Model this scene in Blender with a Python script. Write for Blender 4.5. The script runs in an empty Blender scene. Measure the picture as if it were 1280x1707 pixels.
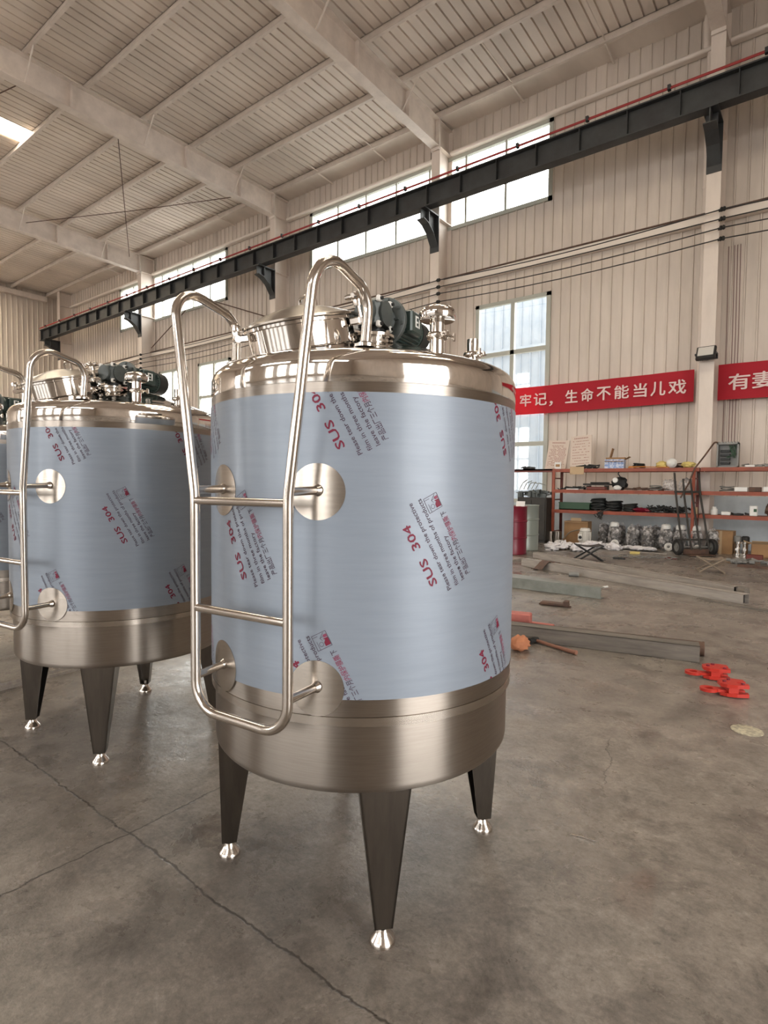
import bpy, bmesh, math, random
from mathutils import Vector, Matrix
random.seed(7)
S = bpy.context.scene
COL = S.collection
PI = math.pi

# ------------------------------------------------------------------ camera, sky, light, exposure
F_PX, PITCH, ROLL, YAW, EYE = 948.46, .0462, .0105, .6584, 1.3
fw = Vector((-math.sin(YAW)*math.cos(PITCH), math.cos(YAW)*math.cos(PITCH), -math.sin(PITCH)))
r0 = Vector((math.cos(YAW), math.sin(YAW), 0)); u0 = r0.cross(fw)
rt = r0*math.cos(ROLL) + u0*math.sin(ROLL); up = u0*math.cos(ROLL) - r0*math.sin(ROLL)
cam = bpy.data.cameras.new('camera'); camo = bpy.data.objects.new('camera', cam); COL.objects.link(camo)
cam.sensor_fit = 'HORIZONTAL'; cam.sensor_width = 36; cam.lens = F_PX/1280*36; cam.clip_end = 300; cam.clip_start = .02
M = Matrix.Identity(4)
for i in range(3):
    M[i][0], M[i][1], M[i][2] = rt[i], up[i], -fw[i]
M[0][3], M[1][3], M[2][3] = 0, 0, EYE
camo.matrix_world = M
S.camera = camo

W = bpy.data.worlds.new('sky'); S.world = W; W.use_nodes = True
bg = W.node_tree.nodes['Background']; bg.inputs['Color'].default_value = (1.0, .97, .93, 1); bg.inputs['Strength'].default_value = 8.0
S.view_settings.view_transform = 'Standard'; S.view_settings.look = 'None'
S.view_settings.gamma = 1; S.view_settings.use_curve_mapping = False
S.view_settings.exposure = 0.45

def portal(loc, rot, sx, sy):                      # a daylight opening: guides sky light through it
    l = bpy.data.lights.new('daylight_opening', 'AREA'); l.shape = 'RECTANGLE'; l.size = sx; l.size_y = sy
    l.cycles.is_portal = True
    o = bpy.data.objects.new('daylight_opening', l); o.location = loc; o.rotation_euler = rot; COL.objects.link(o)

# ------------------------------------------------------------------ materials
def mat(name, c1, rough=.5, metal=0., c2=None, scale=6., stretch=(1, 1, 1), detail=5., lo=.35, hi=.65, bump=0., bscale=None,
        aniso=0., trans=0., emit=None, coat=0., spec=.5, alpha=1., c3=None, s3=1.5, lo3=.5, hi3=.75):
    m = bpy.data.materials.new(name); m.use_nodes = True
    nt = m.node_tree; b = nt.nodes['Principled BSDF']; L = nt.links
    b.inputs['Roughness'].default_value = rough; b.inputs['Metallic'].default_value = metal
    b.inputs['Specular IOR Level'].default_value = spec
    b.inputs['Base Color'].default_value = (*c1, 1)
    if coat: b.inputs['Coat Weight'].default_value = coat; b.inputs['Coat Roughness'].default_value = .15
    if trans: b.inputs['Transmission Weight'].default_value = trans
    if alpha < 1: b.inputs['Alpha'].default_value = alpha
    if emit: b.inputs['Emission Color'].default_value = (*emit[:3], 1); b.inputs['Emission Strength'].default_value = emit[3]
    if aniso:
        b.inputs['Anisotropic'].default_value = aniso
        b.inputs['Anisotropic Rotation'].default_value = .25
        t = nt.nodes.new('ShaderNodeTangent'); t.direction_type = 'RADIAL'; t.axis = 'Z'
        L.new(t.outputs['Tangent'], b.inputs['Tangent'])
    if c2 or bump:
        tc = nt.nodes.new('ShaderNodeTexCoord'); mp = nt.nodes.new('ShaderNodeMapping'); mp.inputs['Scale'].default_value = stretch
        L.new(tc.outputs['Object'], mp.inputs['Vector'])
    if c2:
        n = nt.nodes.new('ShaderNodeTexNoise'); n.inputs['Scale'].default_value = scale; n.inputs['Detail'].default_value = detail
        n.inputs['Roughness'].default_value = .62
        L.new(mp.outputs['Vector'], n.inputs['Vector'])
        r = nt.nodes.new('ShaderNodeMapRange'); r.inputs['From Min'].default_value = lo; r.inputs['From Max'].default_value = hi
        L.new(n.outputs['Fac'], r.inputs['Value'])
        mx = nt.nodes.new('ShaderNodeMix'); mx.data_type = 'RGBA'
        mx.inputs['A'].default_value = (*c1, 1); mx.inputs['B'].default_value = (*c2, 1)
        L.new(r.outputs['Result'], mx.inputs['Factor'])
        out = mx.outputs['Result']
        if c3:
            n3 = nt.nodes.new('ShaderNodeTexNoise'); n3.inputs['Scale'].default_value = s3; n3.inputs['Detail'].default_value = 6
            L.new(mp.outputs['Vector'], n3.inputs['Vector'])
            r3 = nt.nodes.new('ShaderNodeMapRange'); r3.inputs['From Min'].default_value = lo3; r3.inputs['From Max'].default_value = hi3
            L.new(n3.outputs['Fac'], r3.inputs['Value'])
            m3 = nt.nodes.new('ShaderNodeMix'); m3.data_type = 'RGBA'; m3.inputs['B'].default_value = (*c3, 1)
            L.new(r3.outputs['Result'], m3.inputs['Factor']); L.new(out, m3.inputs['A']); out = m3.outputs['Result']
        L.new(out, b.inputs['Base Color'])
    if bump:
        nb = nt.nodes.new('ShaderNodeTexNoise'); nb.inputs['Scale'].default_value = bscale or scale; nb.inputs['Detail'].default_value = 4
        L.new(mp.outputs['Vector'], nb.inputs['Vector'])
        bp = nt.nodes.new('ShaderNodeBump'); bp.inputs['Strength'].default_value = bump; bp.inputs['Distance'].default_value = .01
        L.new(nb.outputs['Fac'], bp.inputs['Height']); L.new(bp.outputs['Normal'], b.inputs['Normal'])
    return m

X = {}
X['wall'] = mat('painted_wall_sheet', (.71, .63, .56), .5, 0, (.52, .455, .40), 1.2, (1.6, 1.6, .25), lo=.35, hi=.8)
X['dado'] = mat('pale_blue_painted_wall', (.62, .68, .72), .6, 0, (.50, .56, .60), 2.)
X['roof'] = mat('roof_sheet', (.86, .775, .70), .5, 0, (.60, .53, .475), 1.1, (.5, .15, 1), lo=.35, hi=.75)
X['beam'] = mat('pale_beam_paint', (.80, .715, .65), .5, 0, (.66, .585, .53), 2.5)
X['column'] = mat('column_paint', (.80, .71, .64), .5, 0, (.68, .60, .54), 2., (1, 1, .3))
X['crane'] = mat('dark_grey_steel_paint', (.045, .05, .052), .5, .0, (.03, .03, .033), 3.)
X['busbar'] = mat('red_conductor_rail', (.35, .03, .03), .5)
X['pale_tube'] = mat('pale_tube_paint', (.80, .72, .65), .45)
X['frame'] = mat('window_frame_paint', (.44, .45, .40), .5)
X['blackish'] = mat('black_rubber', (.015, .015, .015), .6)
X['wire'] = mat('black_wire', (.02, .018, .018), .6)
X['mirror'] = mat('polished_steel', (.74, .70, .66), .07, 1.)
X['tube'] = mat('satin_steel_tube', (.66, .61, .56), .17, 1.)
X['brushed'] = mat('brushed_steel', (.36, .325, .29), .34, 1., (.32, .285, .255), 9., (1, 1, 30), aniso=.92, bump=.02, bscale=14.)
X['pad'] = mat('brushed_steel_pad', (.47, .43, .385), .26, 1., (.42, .38, .34), 10., (1, 1, 20), aniso=.75)
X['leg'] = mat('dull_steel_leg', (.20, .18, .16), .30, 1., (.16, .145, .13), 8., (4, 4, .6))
X['film'] = mat('blue_protective_film', (.262, .305, .368), .48, .22, (.243, .286, .345), 5., (1, 1, 12), coat=.12, bump=.012, bscale=5., aniso=.5)
X['ink_red'] = mat('crimson_print', (.17, .006, .032), .6)
X['ink_grey'] = mat('violet_grey_print', (.065, .038, .065), .6)
X['ink_pink'] = mat('pink_print', (.24, .05, .10), .6)
X['cast'] = mat('green_grey_cast_housing', (.085, .097, .094), .4, .2, (.062, .072, .07), 20.)
X['cast_dark'] = mat('dark_cast_housing', (.02, .022, .022), .45, .2)
X['motor_green'] = mat('dark_green_motor_paint', (.035, .055, .05), .35, .1)
X['white_label'] = mat('white_label', (.7, .7, .68), .5)
X['chrome'] = mat('bright_bolt_steel', (.75, .72, .68), .15, 1.)
X['banner'] = mat('red_banner_cloth', (.50, .012, .03), .7)
X['banner_text'] = mat('pale_pink_lettering', (.78, .60, .58), .7)
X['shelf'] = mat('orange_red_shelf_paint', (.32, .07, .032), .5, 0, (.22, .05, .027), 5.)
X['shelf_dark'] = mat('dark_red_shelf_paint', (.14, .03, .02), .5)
X['deck'] = mat('shelf_deck', (.25, .12, .08), .6)
X['card'] = mat('brown_cardboard', (.36, .21, .10), .8, 0, (.30, .17, .08), 4.)
X['card_pale'] = mat('pale_cardboard', (.50, .36, .22), .8)
X['blue_box'] = mat('blue_white_printed_box', (.60, .66, .80), .6, 0, (.22, .33, .60), 22., lo=.45, hi=.55)
X['board'] = mat('pinkish_paper_board', (.62, .52, .45), .7)
X['board_text'] = mat('brown_red_print', (.30, .12, .10), .7)
X['crimson_drum'] = mat('crimson_drum_paint', (.17, .008, .025), .35)
X['grey_drum'] = mat('grey_green_drum_paint', (.30, .34, .31), .35, .2)
X['dark_cab'] = mat('dark_brown_steel', (.035, .03, .025), .6, 0, (.02, .018, .016), 4.)
X['dark_green'] = mat('dark_green_paint', (.03, .075, .04), .55)
X['black_cable'] = mat('black_cable', (.012, .014, .014), .5)
X['yellow'] = mat('yellow_cloth', (.62, .50, .17), .7)
X['orange'] = mat('orange_strap', (.60, .22, .04), .6)
X['white'] = mat('white_plastic', (.72, .72, .70), .4)
X['grey'] = mat('mid_grey_metal', (.22, .22, .21), .5, .3)
X['brown'] = mat('brown_rust', (.13, .07, .045), .7, 0, (.07, .04, .03), 8.)
X['red_clamp'] = mat('bright_red_paint', (.50, .028, .016), .4)
X['wood'] = mat('grey_timber', (.19, .165, .14), .8, 0, (.12, .105, .09), 6., (.6, 6, 6))
X['hollow_shade'] = mat('hollow_end_shade', (.03, .025, .022), .9)
X['galv'] = mat('galvanised_sheet', (.27, .285, .26), .45, .4, (.19, .20, .18), 6.)
X['steel_bar'] = mat('pale_steel_bar', (.42, .38, .34), .5, .1, (.29, .26, .235), 6., (.5, 5, 5))
X['hammer_wood'] = mat('reddish_handle_wood', (.26, .12, .08), .6)
X['pink'] = mat('faded_red_timber', (.50, .16, .13), .7, 0, (.40, .12, .10), 5.)
X['rust_orange'] = mat('rusty_orange_cloth', (.45, .18, .09), .8)
X['tan'] = mat('tan_canvas', (.22, .175, .13), .8)
X['film_heap'] = mat('white_plastic_film', (.80, .78, .80), .35)
X['patch'] = mat('pale_floor_disc', (.56, .51, .38), .7, 0, (.30, .27, .20), 45., lo=.42, hi=.58)
X['motor_grey'] = mat('wrapped_motor_grey', (.17, .165, .16), .45, .3, (.09, .085, .08), 12.)
X['fin_white'] = mat('off_white_motor', (.70, .68, .64), .45)
X['lamp_glass'] = mat('floodlight_glass', (.62, .60, .56), .15, 0)
X['lamp_black'] = mat('floodlight_housing', (.012, .012, .013), .4)
X['cable_pink'] = mat('brown_conduit', (.30, .20, .18), .6)
X['shed'] = mat('pale_blue_shed_wall', (.24, .275, .32), .6, 0, (.20, .24, .29), 2.)
X['yard'] = mat('concrete_yard', (.35, .33, .31), .8)

def mat_glass(name, tint, k):
    m = bpy.data.materials.new(name); m.use_nodes = True; nt = m.node_tree; nt.nodes.clear()
    o = nt.nodes.new('ShaderNodeOutputMaterial'); t = nt.nodes.new('ShaderNodeBsdfTransparent'); t.inputs['Color'].default_value = (*tint, 1)
    g = nt.nodes.new('ShaderNodeBsdfGlossy'); g.inputs['Roughness'].default_value = .03; g.inputs['Color'].default_value = (.9, .9, .9, 1)
    x = nt.nodes.new('ShaderNodeMixShader'); x.inputs[0].default_value = k
    nt.links.new(t.outputs[0], x.inputs[1]); nt.links.new(g.outputs[0], x.inputs[2]); nt.links.new(x.outputs[0], o.inputs[0])
    return m
X['glass'] = mat_glass('window_glass', (.93, .95, .95), .05)

def mat_wrap(name, k):                             # crumpled clear plastic: part see-through, part shiny white
    m = bpy.data.materials.new(name); m.use_nodes = True; nt = m.node_tree; b = nt.nodes['Principled BSDF']
    b.inputs['Base Color'].default_value = (.66, .63, .62, 1); b.inputs['Roughness'].default_value = .22
    o = nt.nodes['Material Output']; t = nt.nodes.new('ShaderNodeBsdfTransparent'); x = nt.nodes.new('ShaderNodeMixShader')
    tc = nt.nodes.new('ShaderNodeTexCoord'); n = nt.nodes.new('ShaderNodeTexNoise'); n.inputs['Scale'].default_value = 14; n.inputs['Detail'].default_value = 3
    r = nt.nodes.new('ShaderNodeMapRange'); r.inputs['From Min'].default_value = .38; r.inputs['From Max'].default_value = .68
    r.inputs['To Min'].default_value = k; r.inputs['To Max'].default_value = min(1, k+.72)
    L = nt.links; L.new(tc.outputs['Object'], n.inputs['Vector']); L.new(n.outputs['Fac'], r.inputs['Value'])
    L.new(r.outputs['Result'], x.inputs[0]); L.new(t.outputs[0], x.inputs[1]); L.new(b.outputs[0], x.inputs[2]); L.new(x.outputs[0], o.inputs[0])
    return m
X['wrap'] = mat_wrap('clear_plastic_wrap', .02)

def banner_mat():
    m = X['banner']; nt = m.node_tree; b = nt.nodes['Principled BSDF']; o = nt.nodes['Material Output']
    t = nt.nodes.new('ShaderNodeBsdfTranslucent'); t.inputs['Color'].default_value = (.75, .05, .07, 1)
    x = nt.nodes.new('ShaderNodeMixShader'); x.inputs[0].default_value = .3
    nt.links.new(b.outputs[0], x.inputs[1]); nt.links.new(t.outputs[0], x.inputs[2]); nt.links.new(x.outputs[0], o.inputs[0])
banner_mat()

def floor_mat():
    m = bpy.data.materials.new('stained_concrete_floor'); m.use_nodes = True
    nt = m.node_tree; N = nt.nodes; L = nt.links; b = N['Principled BSDF']
    tc = N.new('ShaderNodeTexCoord')
    def noise(scale, det=6, rough=.6, vec=None, dist=0.):
        n = N.new('ShaderNodeTexNoise'); n.inputs['Scale'].default_value = scale; n.inputs['Detail'].default_value = det; n.inputs['Roughness'].default_value = rough
        n.inputs['Distortion'].default_value = dist
        L.new(vec or tc.outputs['Object'], n.inputs['Vector']); return n.outputs['Fac']
    def rng(v, a, c, lo=0., hi=1.):
        r = N.new('ShaderNodeMapRange'); r.inputs['From Min'].default_value = a; r.inputs['From Max'].default_value = c
        r.inputs['To Min'].default_value = lo; r.inputs['To Max'].default_value = hi; L.new(v, r.inputs['Value']); return r.outputs['Result']
    def mix(f, A, B):
        x = N.new('ShaderNodeMix'); x.data_type = 'RGBA'
        L.new(f, x.inputs['Factor'])
        for k, q in (('A', A), ('B', B)):
            if isinstance(q, tuple): x.inputs[k].default_value = (*q, 1)
            else: L.new(q, x.inputs[k])
        return x.outputs['Result']
    def mth(op, a, c=None):
        x = N.new('ShaderNodeMath'); x.operation = op
        for i, q in enumerate((a, c)):
            if q is None: continue
            if isinstance(q, (int, float)): x.inputs[i].default_value = q
            else: L.new(q, x.inputs[i])
        return x.outputs[0]
    sx = N.new('ShaderNodeSeparateXYZ'); L.new(tc.outputs['Object'], sx.inputs[0])
    c = mix(rng(noise(.7, 7, .65), .35, .68), (.285, .25, .218), (.15, .13, .112))
    c = mix(rng(noise(2.6, 8, .7, dist=.6), .52, .72), c, (.078, .066, .056))
    c = mix(rng(noise(3.4, 8, .72, dist=.8), .60, .78), c, (.37, .335, .30))
    c = mix(rng(noise(38, 4, .7), .56, .74, 0, .6), c, (.075, .062, .053))
    c = mix(rng(noise(9, 7, .75, dist=.5), .50, .72, 0, .55), c, (.10, .085, .073))
    c = mix(rng(noise(17, 6, .7), .58, .74, 0, .5), c, (.36, .325, .29))
    c = mix(rng(noise(1.6, 4, .5, dist=1.2), .66, .80, 0, .5), c, (.18, .115, .09))
    grain = mth('MULTIPLY', rng(noise(5, 10, .78, dist=.3), .3, .7, .62, 1.38), rng(noise(45, 6, .8), .3, .7, .72, 1.28))
    gm = N.new('ShaderNodeMix'); gm.data_type = 'RGBA'; gm.blend_type = 'MULTIPLY'; gm.inputs['Factor'].default_value = 1.
    gc = N.new('ShaderNodeCombineColor'); L.new(grain, gc.inputs[0]); L.new(grain, gc.inputs[1]); L.new(grain, gc.inputs[2])
    L.new(c, gm.inputs['A']); L.new(gc.outputs[0], gm.inputs['B']); c = gm.outputs['Result']
    # saw-cut joints and a wandering crack
    wob = rng(noise(3.0, 5, .7), 0, 1, -.035, .035)
    wob2 = rng(noise(14.0, 4, .7), 0, 1, -.012, .012)
    w = mth('ADD', wob, wob2)
    line = None
    for axis, pos, wd in (('X', -2.0, .003), ('X', 4.0, .003), ('X', -8.0, .005), ('X', -14, .007), ('Y', 1.05, .0035), ('Y', 7.1, .005), ('Y', -4.9, .005)):
        d = mth('ABSOLUTE', mth('ADD', mth('SUBTRACT', sx.outputs[axis], pos), w))
        f = rng(d, wd*.6, wd*1.8, 1., 0.)
        line = f if line is None else mth('MAXIMUM', line, f)
    # crack near (-.78, 2.7)
    d = mth('ABSOLUTE', mth('SUBTRACT', mth('ADD', mth('MULTIPLY', sx.outputs['X'], 1.0), mth('MULTIPLY', wob, 2.6)), mth('ADD', -.76, mth('MULTIPLY', mth('SUBTRACT', sx.outputs['Y'], 2.7), -.22))))
    f = rng(d, .0015, .0045, .8, 0.)
    gate = mth('MULTIPLY', rng(sx.outputs['Y'], 2.52, 2.56), rng(sx.outputs['Y'], 3.0, 3.05, 1, 0))
    line = mth('MAXIMUM', line, mth('MULTIPLY', f, gate))
    c = mix(mth('MULTIPLY', line, .85), c, (.05, .042, .036))
    L.new(c, b.inputs['Base Color'])
    L.new(rng(noise(2.2, 7, .68, dist=.4), .36, .64, .17, .5), b.inputs['Roughness'])
    b.inputs['Specular IOR Level'].default_value = .55
    bp = N.new('ShaderNodeBump'); bp.inputs['Strength'].default_value = .16; bp.inputs['Distance'].default_value = .02
    L.new(mth('SUBTRACT', noise(22, 6, .7), mth('MULTIPLY', line, 1.2)), bp.inputs['Height']); L.new(bp.outputs['Normal'], b.inputs['Normal'])
    return m
X['floor'] = floor_mat()

# ------------------------------------------------------------------ mesh helpers
class MB:
    def __init__(s): s.v = []; s.f = []; s.m = []
    def add(s, v, f, mi=0, T=None):
        o = len(s.v)
        s.v += [tuple(T @ Vector(p)) if T is not None else tuple(p) for p in v]
        s.f += [tuple(o+i for i in q) for q in f]; s.m += [mi]*len(f)
        return s
    def box(s, a, b, mi=0, T=None):
        (x0, y0, z0), (x1, y1, z1) = a, b
        v = [(x0,y0,z0),(x1,y0,z0),(x1,y1,z0),(x0,y1,z0),(x0,y0,z1),(x1,y0,z1),(x1,y1,z1),(x0,y1,z1)]
        return s.add(v, [(0,3,2,1),(4,5,6,7),(0,1,5,4),(1,2,6,5),(2,3,7,6),(3,0,4,7)], mi, T)
    def cbox(s, c, d, mi=0, T=None, ch=0.):
        if ch <= 0:
            return s.box([c[i]-d[i]/2 for i in range(3)], [c[i]+d[i]/2 for i in range(3)], mi, T)
        x, y = d[0]/2, d[1]/2; z = d[2]/2
        ring = lambda e: [(-x+e,-y),(x-e,-y),(x,-y+e),(x,y-e),(x-e,y),(-x+e,y),(-x,y-e),(-x,-y+e)]
        v = []
        for zz, k in ((-z, ch), (-z+ch, 0), (z-ch, 0), (z, ch)):
            for (px, py) in ring(ch):
                v.append((c[0]+px*(1-k/x if x > 0 else 1), c[1]+py*(1-k/y if y > 0 else 1), c[2]+zz))
        f = [tuple(range(7, -1, -1)), tuple(range(24, 32))]
        for r in range(3):
            for i in range(8): f.append((r*8+i, r*8+(i+1) % 8, r*8+8+(i+1) % 8, r*8+8+i))
        return s.add(v, f, mi, T)
    def lathe(s, prof, n=32, mi=0, T=None, a0=0., a1=2*PI):
        full = abs(a1-a0-2*PI) < 1e-6; k = n if full else n+1
        v = []; f = []
        for (r, z) in prof:
            for i in range(k):
                a = a0+(a1-a0)*i/n; v.append((r*math.cos(a), r*math.sin(a), z))
        for j in range(len(prof)-1):
            for i in range(n):
                i2 = (i+1) % k
                f.append((j*k+i, j*k+i2, (j+1)*k+i2, (j+1)*k+i))
        return s.add(v, f, mi, T)
    def cyl(s, p0, p1, r0, r1=None, n=16, mi=0, T=None):
        return s.tube([p0, p1], [r0, r0 if r1 is None else r1], n, mi, T)
    def tube(s, pts, r, n=12, mi=0, T=None, closed=False):
        P = [Vector(p) for p in pts]; m = len(P)
        R = r if isinstance(r, (list, tuple)) else [r]*m
        tans = []
        for i in range(m):
            if closed: t = P[(i+1) % m]-P[i-1]
            elif i == 0: t = P[1]-P[0]
            elif i == m-1: t = P[-1]-P[-2]
            else: t = (P[i+1]-P[i]).normalized()+(P[i]-P[i-1]).normalized()
            tans.append(t.normalized())
        a = Vector((0, 0, 1)) if abs(tans[0].z) < .9 else Vector((1, 0, 0))
        u = (a-tans[0]*a.dot(tans[0])).normalized()
        v = []; f = []
        for i in range(m):
            u = (u-tans[i]*u.dot(tans[i])).normalized(); w = tans[i].cross(u)
            for k in range(n):
                an = 2*PI*k/n; v.append(P[i]+(u*math.cos(an)+w*math.sin(an))*R[i])
        for i in range(m if closed else m-1):
            j = (i+1) % m
            for k in range(n): f.append((i*n+k, i*n+(k+1) % n, j*n+(k+1) % n, j*n+k))
        if not closed: f += [tuple(range(n-1, -1, -1)), tuple((m-1)*n+k for k in range(n))]
        return s.add(v, f, mi, T)
    def prism(s, poly, z0, z1, mi=0, T=None):
        n = len(poly); v = [(x, y, z0) for x, y in poly]+[(x, y, z1) for x, y in poly]
        f = [tuple(range(n-1, -1, -1)), tuple(range(n, 2*n))]+[(i, (i+1) % n, n+(i+1) % n, n+i) for i in range(n)]
        return s.add(v, f, mi, T)
    def frustum(s, a, b, z0, z1, mi=0, T=None):       # a, b = (x0,y0,x1,y1) rectangles at z0, z1
        v = [(a[0],a[1],z0),(a[2],a[1],z0),(a[2],a[3],z0),(a[0],a[3],z0),(b[0],b[1],z1),(b[2],b[1],z1),(b[2],b[3],z1),(b[0],b[3],z1)]
        return s.add(v, [(0,3,2,1),(4,5,6,7),(0,1,5,4),(1,2,6,5),(2,3,7,6),(3,0,4,7)], mi, T)
    def blob(s, c, rad, seed=0, amp=.25, n=18, mi=0, T=None, fq=3.):
        from mathutils import noise
        v = []; f = []; m = n//2
        for j in range(m+1):
            th = PI*j/m
            for i in range(n):
                ph = 2*PI*i/n
                d = Vector((math.sin(th)*math.cos(ph), math.sin(th)*math.sin(ph), math.cos(th)))
                k = 1+amp*(noise.noise(d*fq+Vector((seed*3.7, seed, 0)))*1.4+.5*noise.noise(d*fq*3+Vector((seed, 0, 5))))
                v.append((c[0]+d.x*rad[0]*k, c[1]+d.y*rad[1]*k, c[2]+d.z*rad[2]*k))
        for j in range(m):
            for i in range(n): f.append((j*n+i, (j+1)*n+i, (j+1)*n+(i+1) % n, j*n+(i+1) % n))
        return s.add(v, f, mi, T)
    def build(s, name, mats, parent=None, loc=None, rot=None, smooth=True, label=None, ang=35):
        me = bpy.data.meshes.new(name); me.from_pydata(s.v, [], s.f)
        for q in (mats if isinstance(mats, (list, tuple)) else [mats]): me.materials.append(X[q] if isinstance(q, str) else q)
        me.polygons.foreach_set('material_index', s.m)
        if smooth:
            me.polygons.foreach_set('use_smooth', [True]*len(s.f)); me.set_sharp_from_angle(angle=math.radians(ang))
        me.update()
        o = bpy.data.objects.new(name, me); COL.objects.link(o)
        if parent: o.parent = parent
        if loc is not None: o.location = loc
        if rot is not None: o.rotation_euler = rot
        if label: o['label'] = label
        return o

def tag(o, label, cat=None, group=None, kind=None):
    o['label'] = label
    if cat: o['category'] = cat
    if group: o['group'] = group
    if kind: o['kind'] = kind
    return o
def struct(o, label=None):
    o['kind'] = 'structure'
    if label: o['label'] = label
    return o
def thing(name, label, cat, loc=(0,0,0), rz=0, group=None):
    o = bpy.data.objects.new(name, None); COL.objects.link(o); o.empty_display_size = .1
    o.location = loc; o.rotation_euler = (0, 0, rz); return tag(o, label, cat, group)
def dup(o, parent=None, loc=None, rz=None, label=None, group=None):
    c = o.copy(); COL.objects.link(c)
    if parent: c.parent = parent
    if loc is not None: c.location = loc
    if rz is not None: c.rotation_euler = (0, 0, rz)
    if label: c['label'] = label
    if group: c['group'] = group
    for ch in list(o.children): dup(ch, c)
    return c
def TR(loc=(0,0,0), rx=0, ry=0, rz=0, sc=None):
    m = Matrix.Translation(loc) @ Matrix.Rotation(rz, 4, 'Z') @ Matrix.Rotation(ry, 4, 'Y') @ Matrix.Rotation(rx, 4, 'X')
    if sc: m = m @ Matrix.Diagonal((*sc, 1))
    return m
def fillet(P, rad, n=8):
    P = [Vector(p) for p in P]; out = [P[0]]
    for i in range(1, len(P)-1):
        r = rad[i-1] if isinstance(rad, (list, tuple)) else rad
        a = (P[i-1]-P[i]); b = (P[i+1]-P[i]); la, lb = a.length, b.length; a.normalize(); b.normalize()
        th = math.acos(max(-1, min(1, a.dot(b)))); d = min(r/math.tan(th/2), la*.49, lb*.49); rr = d*math.tan(th/2)
        c = P[i]+(a+b).normalized()*(rr/math.sin(th/2))
        p0, p1 = (P[i]+a*d-c).normalized(), (P[i]+b*d-c).normalized(); om = math.acos(max(-1, min(1, p0.dot(p1))))
        for k in range(n+1):
            t = k/n; out.append(c+(p0*math.sin((1-t)*om)+p1*math.sin(t*om))*(rr/max(math.sin(om), 1e-9)))
    out.append(P[-1]); return out
def text_mesh(body, h, width=None, off=0., res=2):
    """Flat lettering: returns (verts, faces), origin at the start of the baseline; h = cap height."""
    cu = bpy.data.curves.new('lettering', 'FONT'); cu.body = body; cu.size = h/.72; cu.offset = off; cu.resolution_u = res
    o = bpy.data.objects.new('lettering', cu); COL.objects.link(o)
    bpy.context.view_layer.update()
    me = o.evaluated_get(bpy.context.evaluated_depsgraph_get()).to_mesh()
    v = [tuple(q.co) for q in me.vertices]; f = [tuple(p.vertices) for p in me.polygons]
    o.to_mesh_clear(); bpy.data.objects.remove(o); bpy.data.curves.remove(cu)
    if width and v:
        x0 = min(p[0] for p in v); x1 = max(p[0] for p in v); k = width/(x1-x0)
        v = [((p[0]-x0)*k, p[1], 0) for p in v]
    return v, f

# ------------------------------------------------------------------ the hall
YW, XF, XN, YR = 14.35, -34.2, 9.0, -15.0            # long wall, end wall, near wall, rear wall
ZE = 11.62                                          # roof underside at the eave purlin
slope = lambda y: .015*(13.65-y)
fl = MB(); fl.add([(XF-.2, YR-.2, 0), (XN+.2, YR-.2, 0), (XN+.2, YW+.2, 0), (XF-.2, YW+.2, 0)], [(0,1,2,3)])
struct(fl.build('floor', 'floor'), 'stained grey brown concrete floor with cut joints')
yd = MB(); yd.box((-90, -70, -.3), (60, 70, -.06)); struct(yd.build('ground', 'yard'), 'bare concrete yard outside the hall')

def ribbed(mb, x0, x1, z0, z1, axis='x', fixed=0., depth=.034, pitch=.25, sgn=-1, th=.03, mi=0):
    """A strip of standing-seam sheet between x0..x1, z0..z1; axis 'x' runs along X at Y=fixed, 'y' along Y at X=fixed."""
    xs = [x0]; k = math.ceil(x0/pitch-1e-6)
    prof = [(x0, 0)]
    while k*pitch < x1:
        c = k*pitch
        for dx, d in ((-.022, 0), (-.012, depth), (.012, depth), (.022, 0)):
            if x0 < c+dx < x1: prof.append((c+dx, d))
        k += 1
    prof.append((x1, 0))
    v = []; f = []
    for (a, d) in prof:
        for z in (z0, z1):
            v.append((a, fixed+sgn*d, z) if axis == 'x' else (fixed+sgn*d, a, z))
    n = len(prof)
    for i in range(n-1): f.append((2*i, 2*i+2, 2*i+3, 2*i+1))
    mb.add(v, f, mi)
    # plain back sheet gives the wall its thickness
    b = -sgn*th
    if axis == 'x': mb.box((x0, min(fixed+b*.2, fixed+b), z0), (x1, max(fixed+b*.2, fixed+b), z1), mi)
    else: mb.box((min(fixed+b*.2, fixed+b), x0, z0), (max(fixed+b*.2, fixed+b), x1, z1), mi)

def wall_with_holes(mb, x0, x1, z0, z1, holes, **kw):
    cuts = sorted({x0, x1, *[h[0] for h in holes], *[h[1] for h in holes]})
    for a, b in zip(cuts, cuts[1:]):
        zs = sorted((h[2], h[3]) for h in holes if h[0] <= a+1e-6 and h[1] >= b-1e-6)
        z = z0
        for (h0, h1) in zs:
            if h0 > z: ribbed(mb, a, b, z, h0, **kw)
            z = max(z, h1)
        if z < z1: ribbed(mb, a, b, z, z1, **kw)

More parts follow.
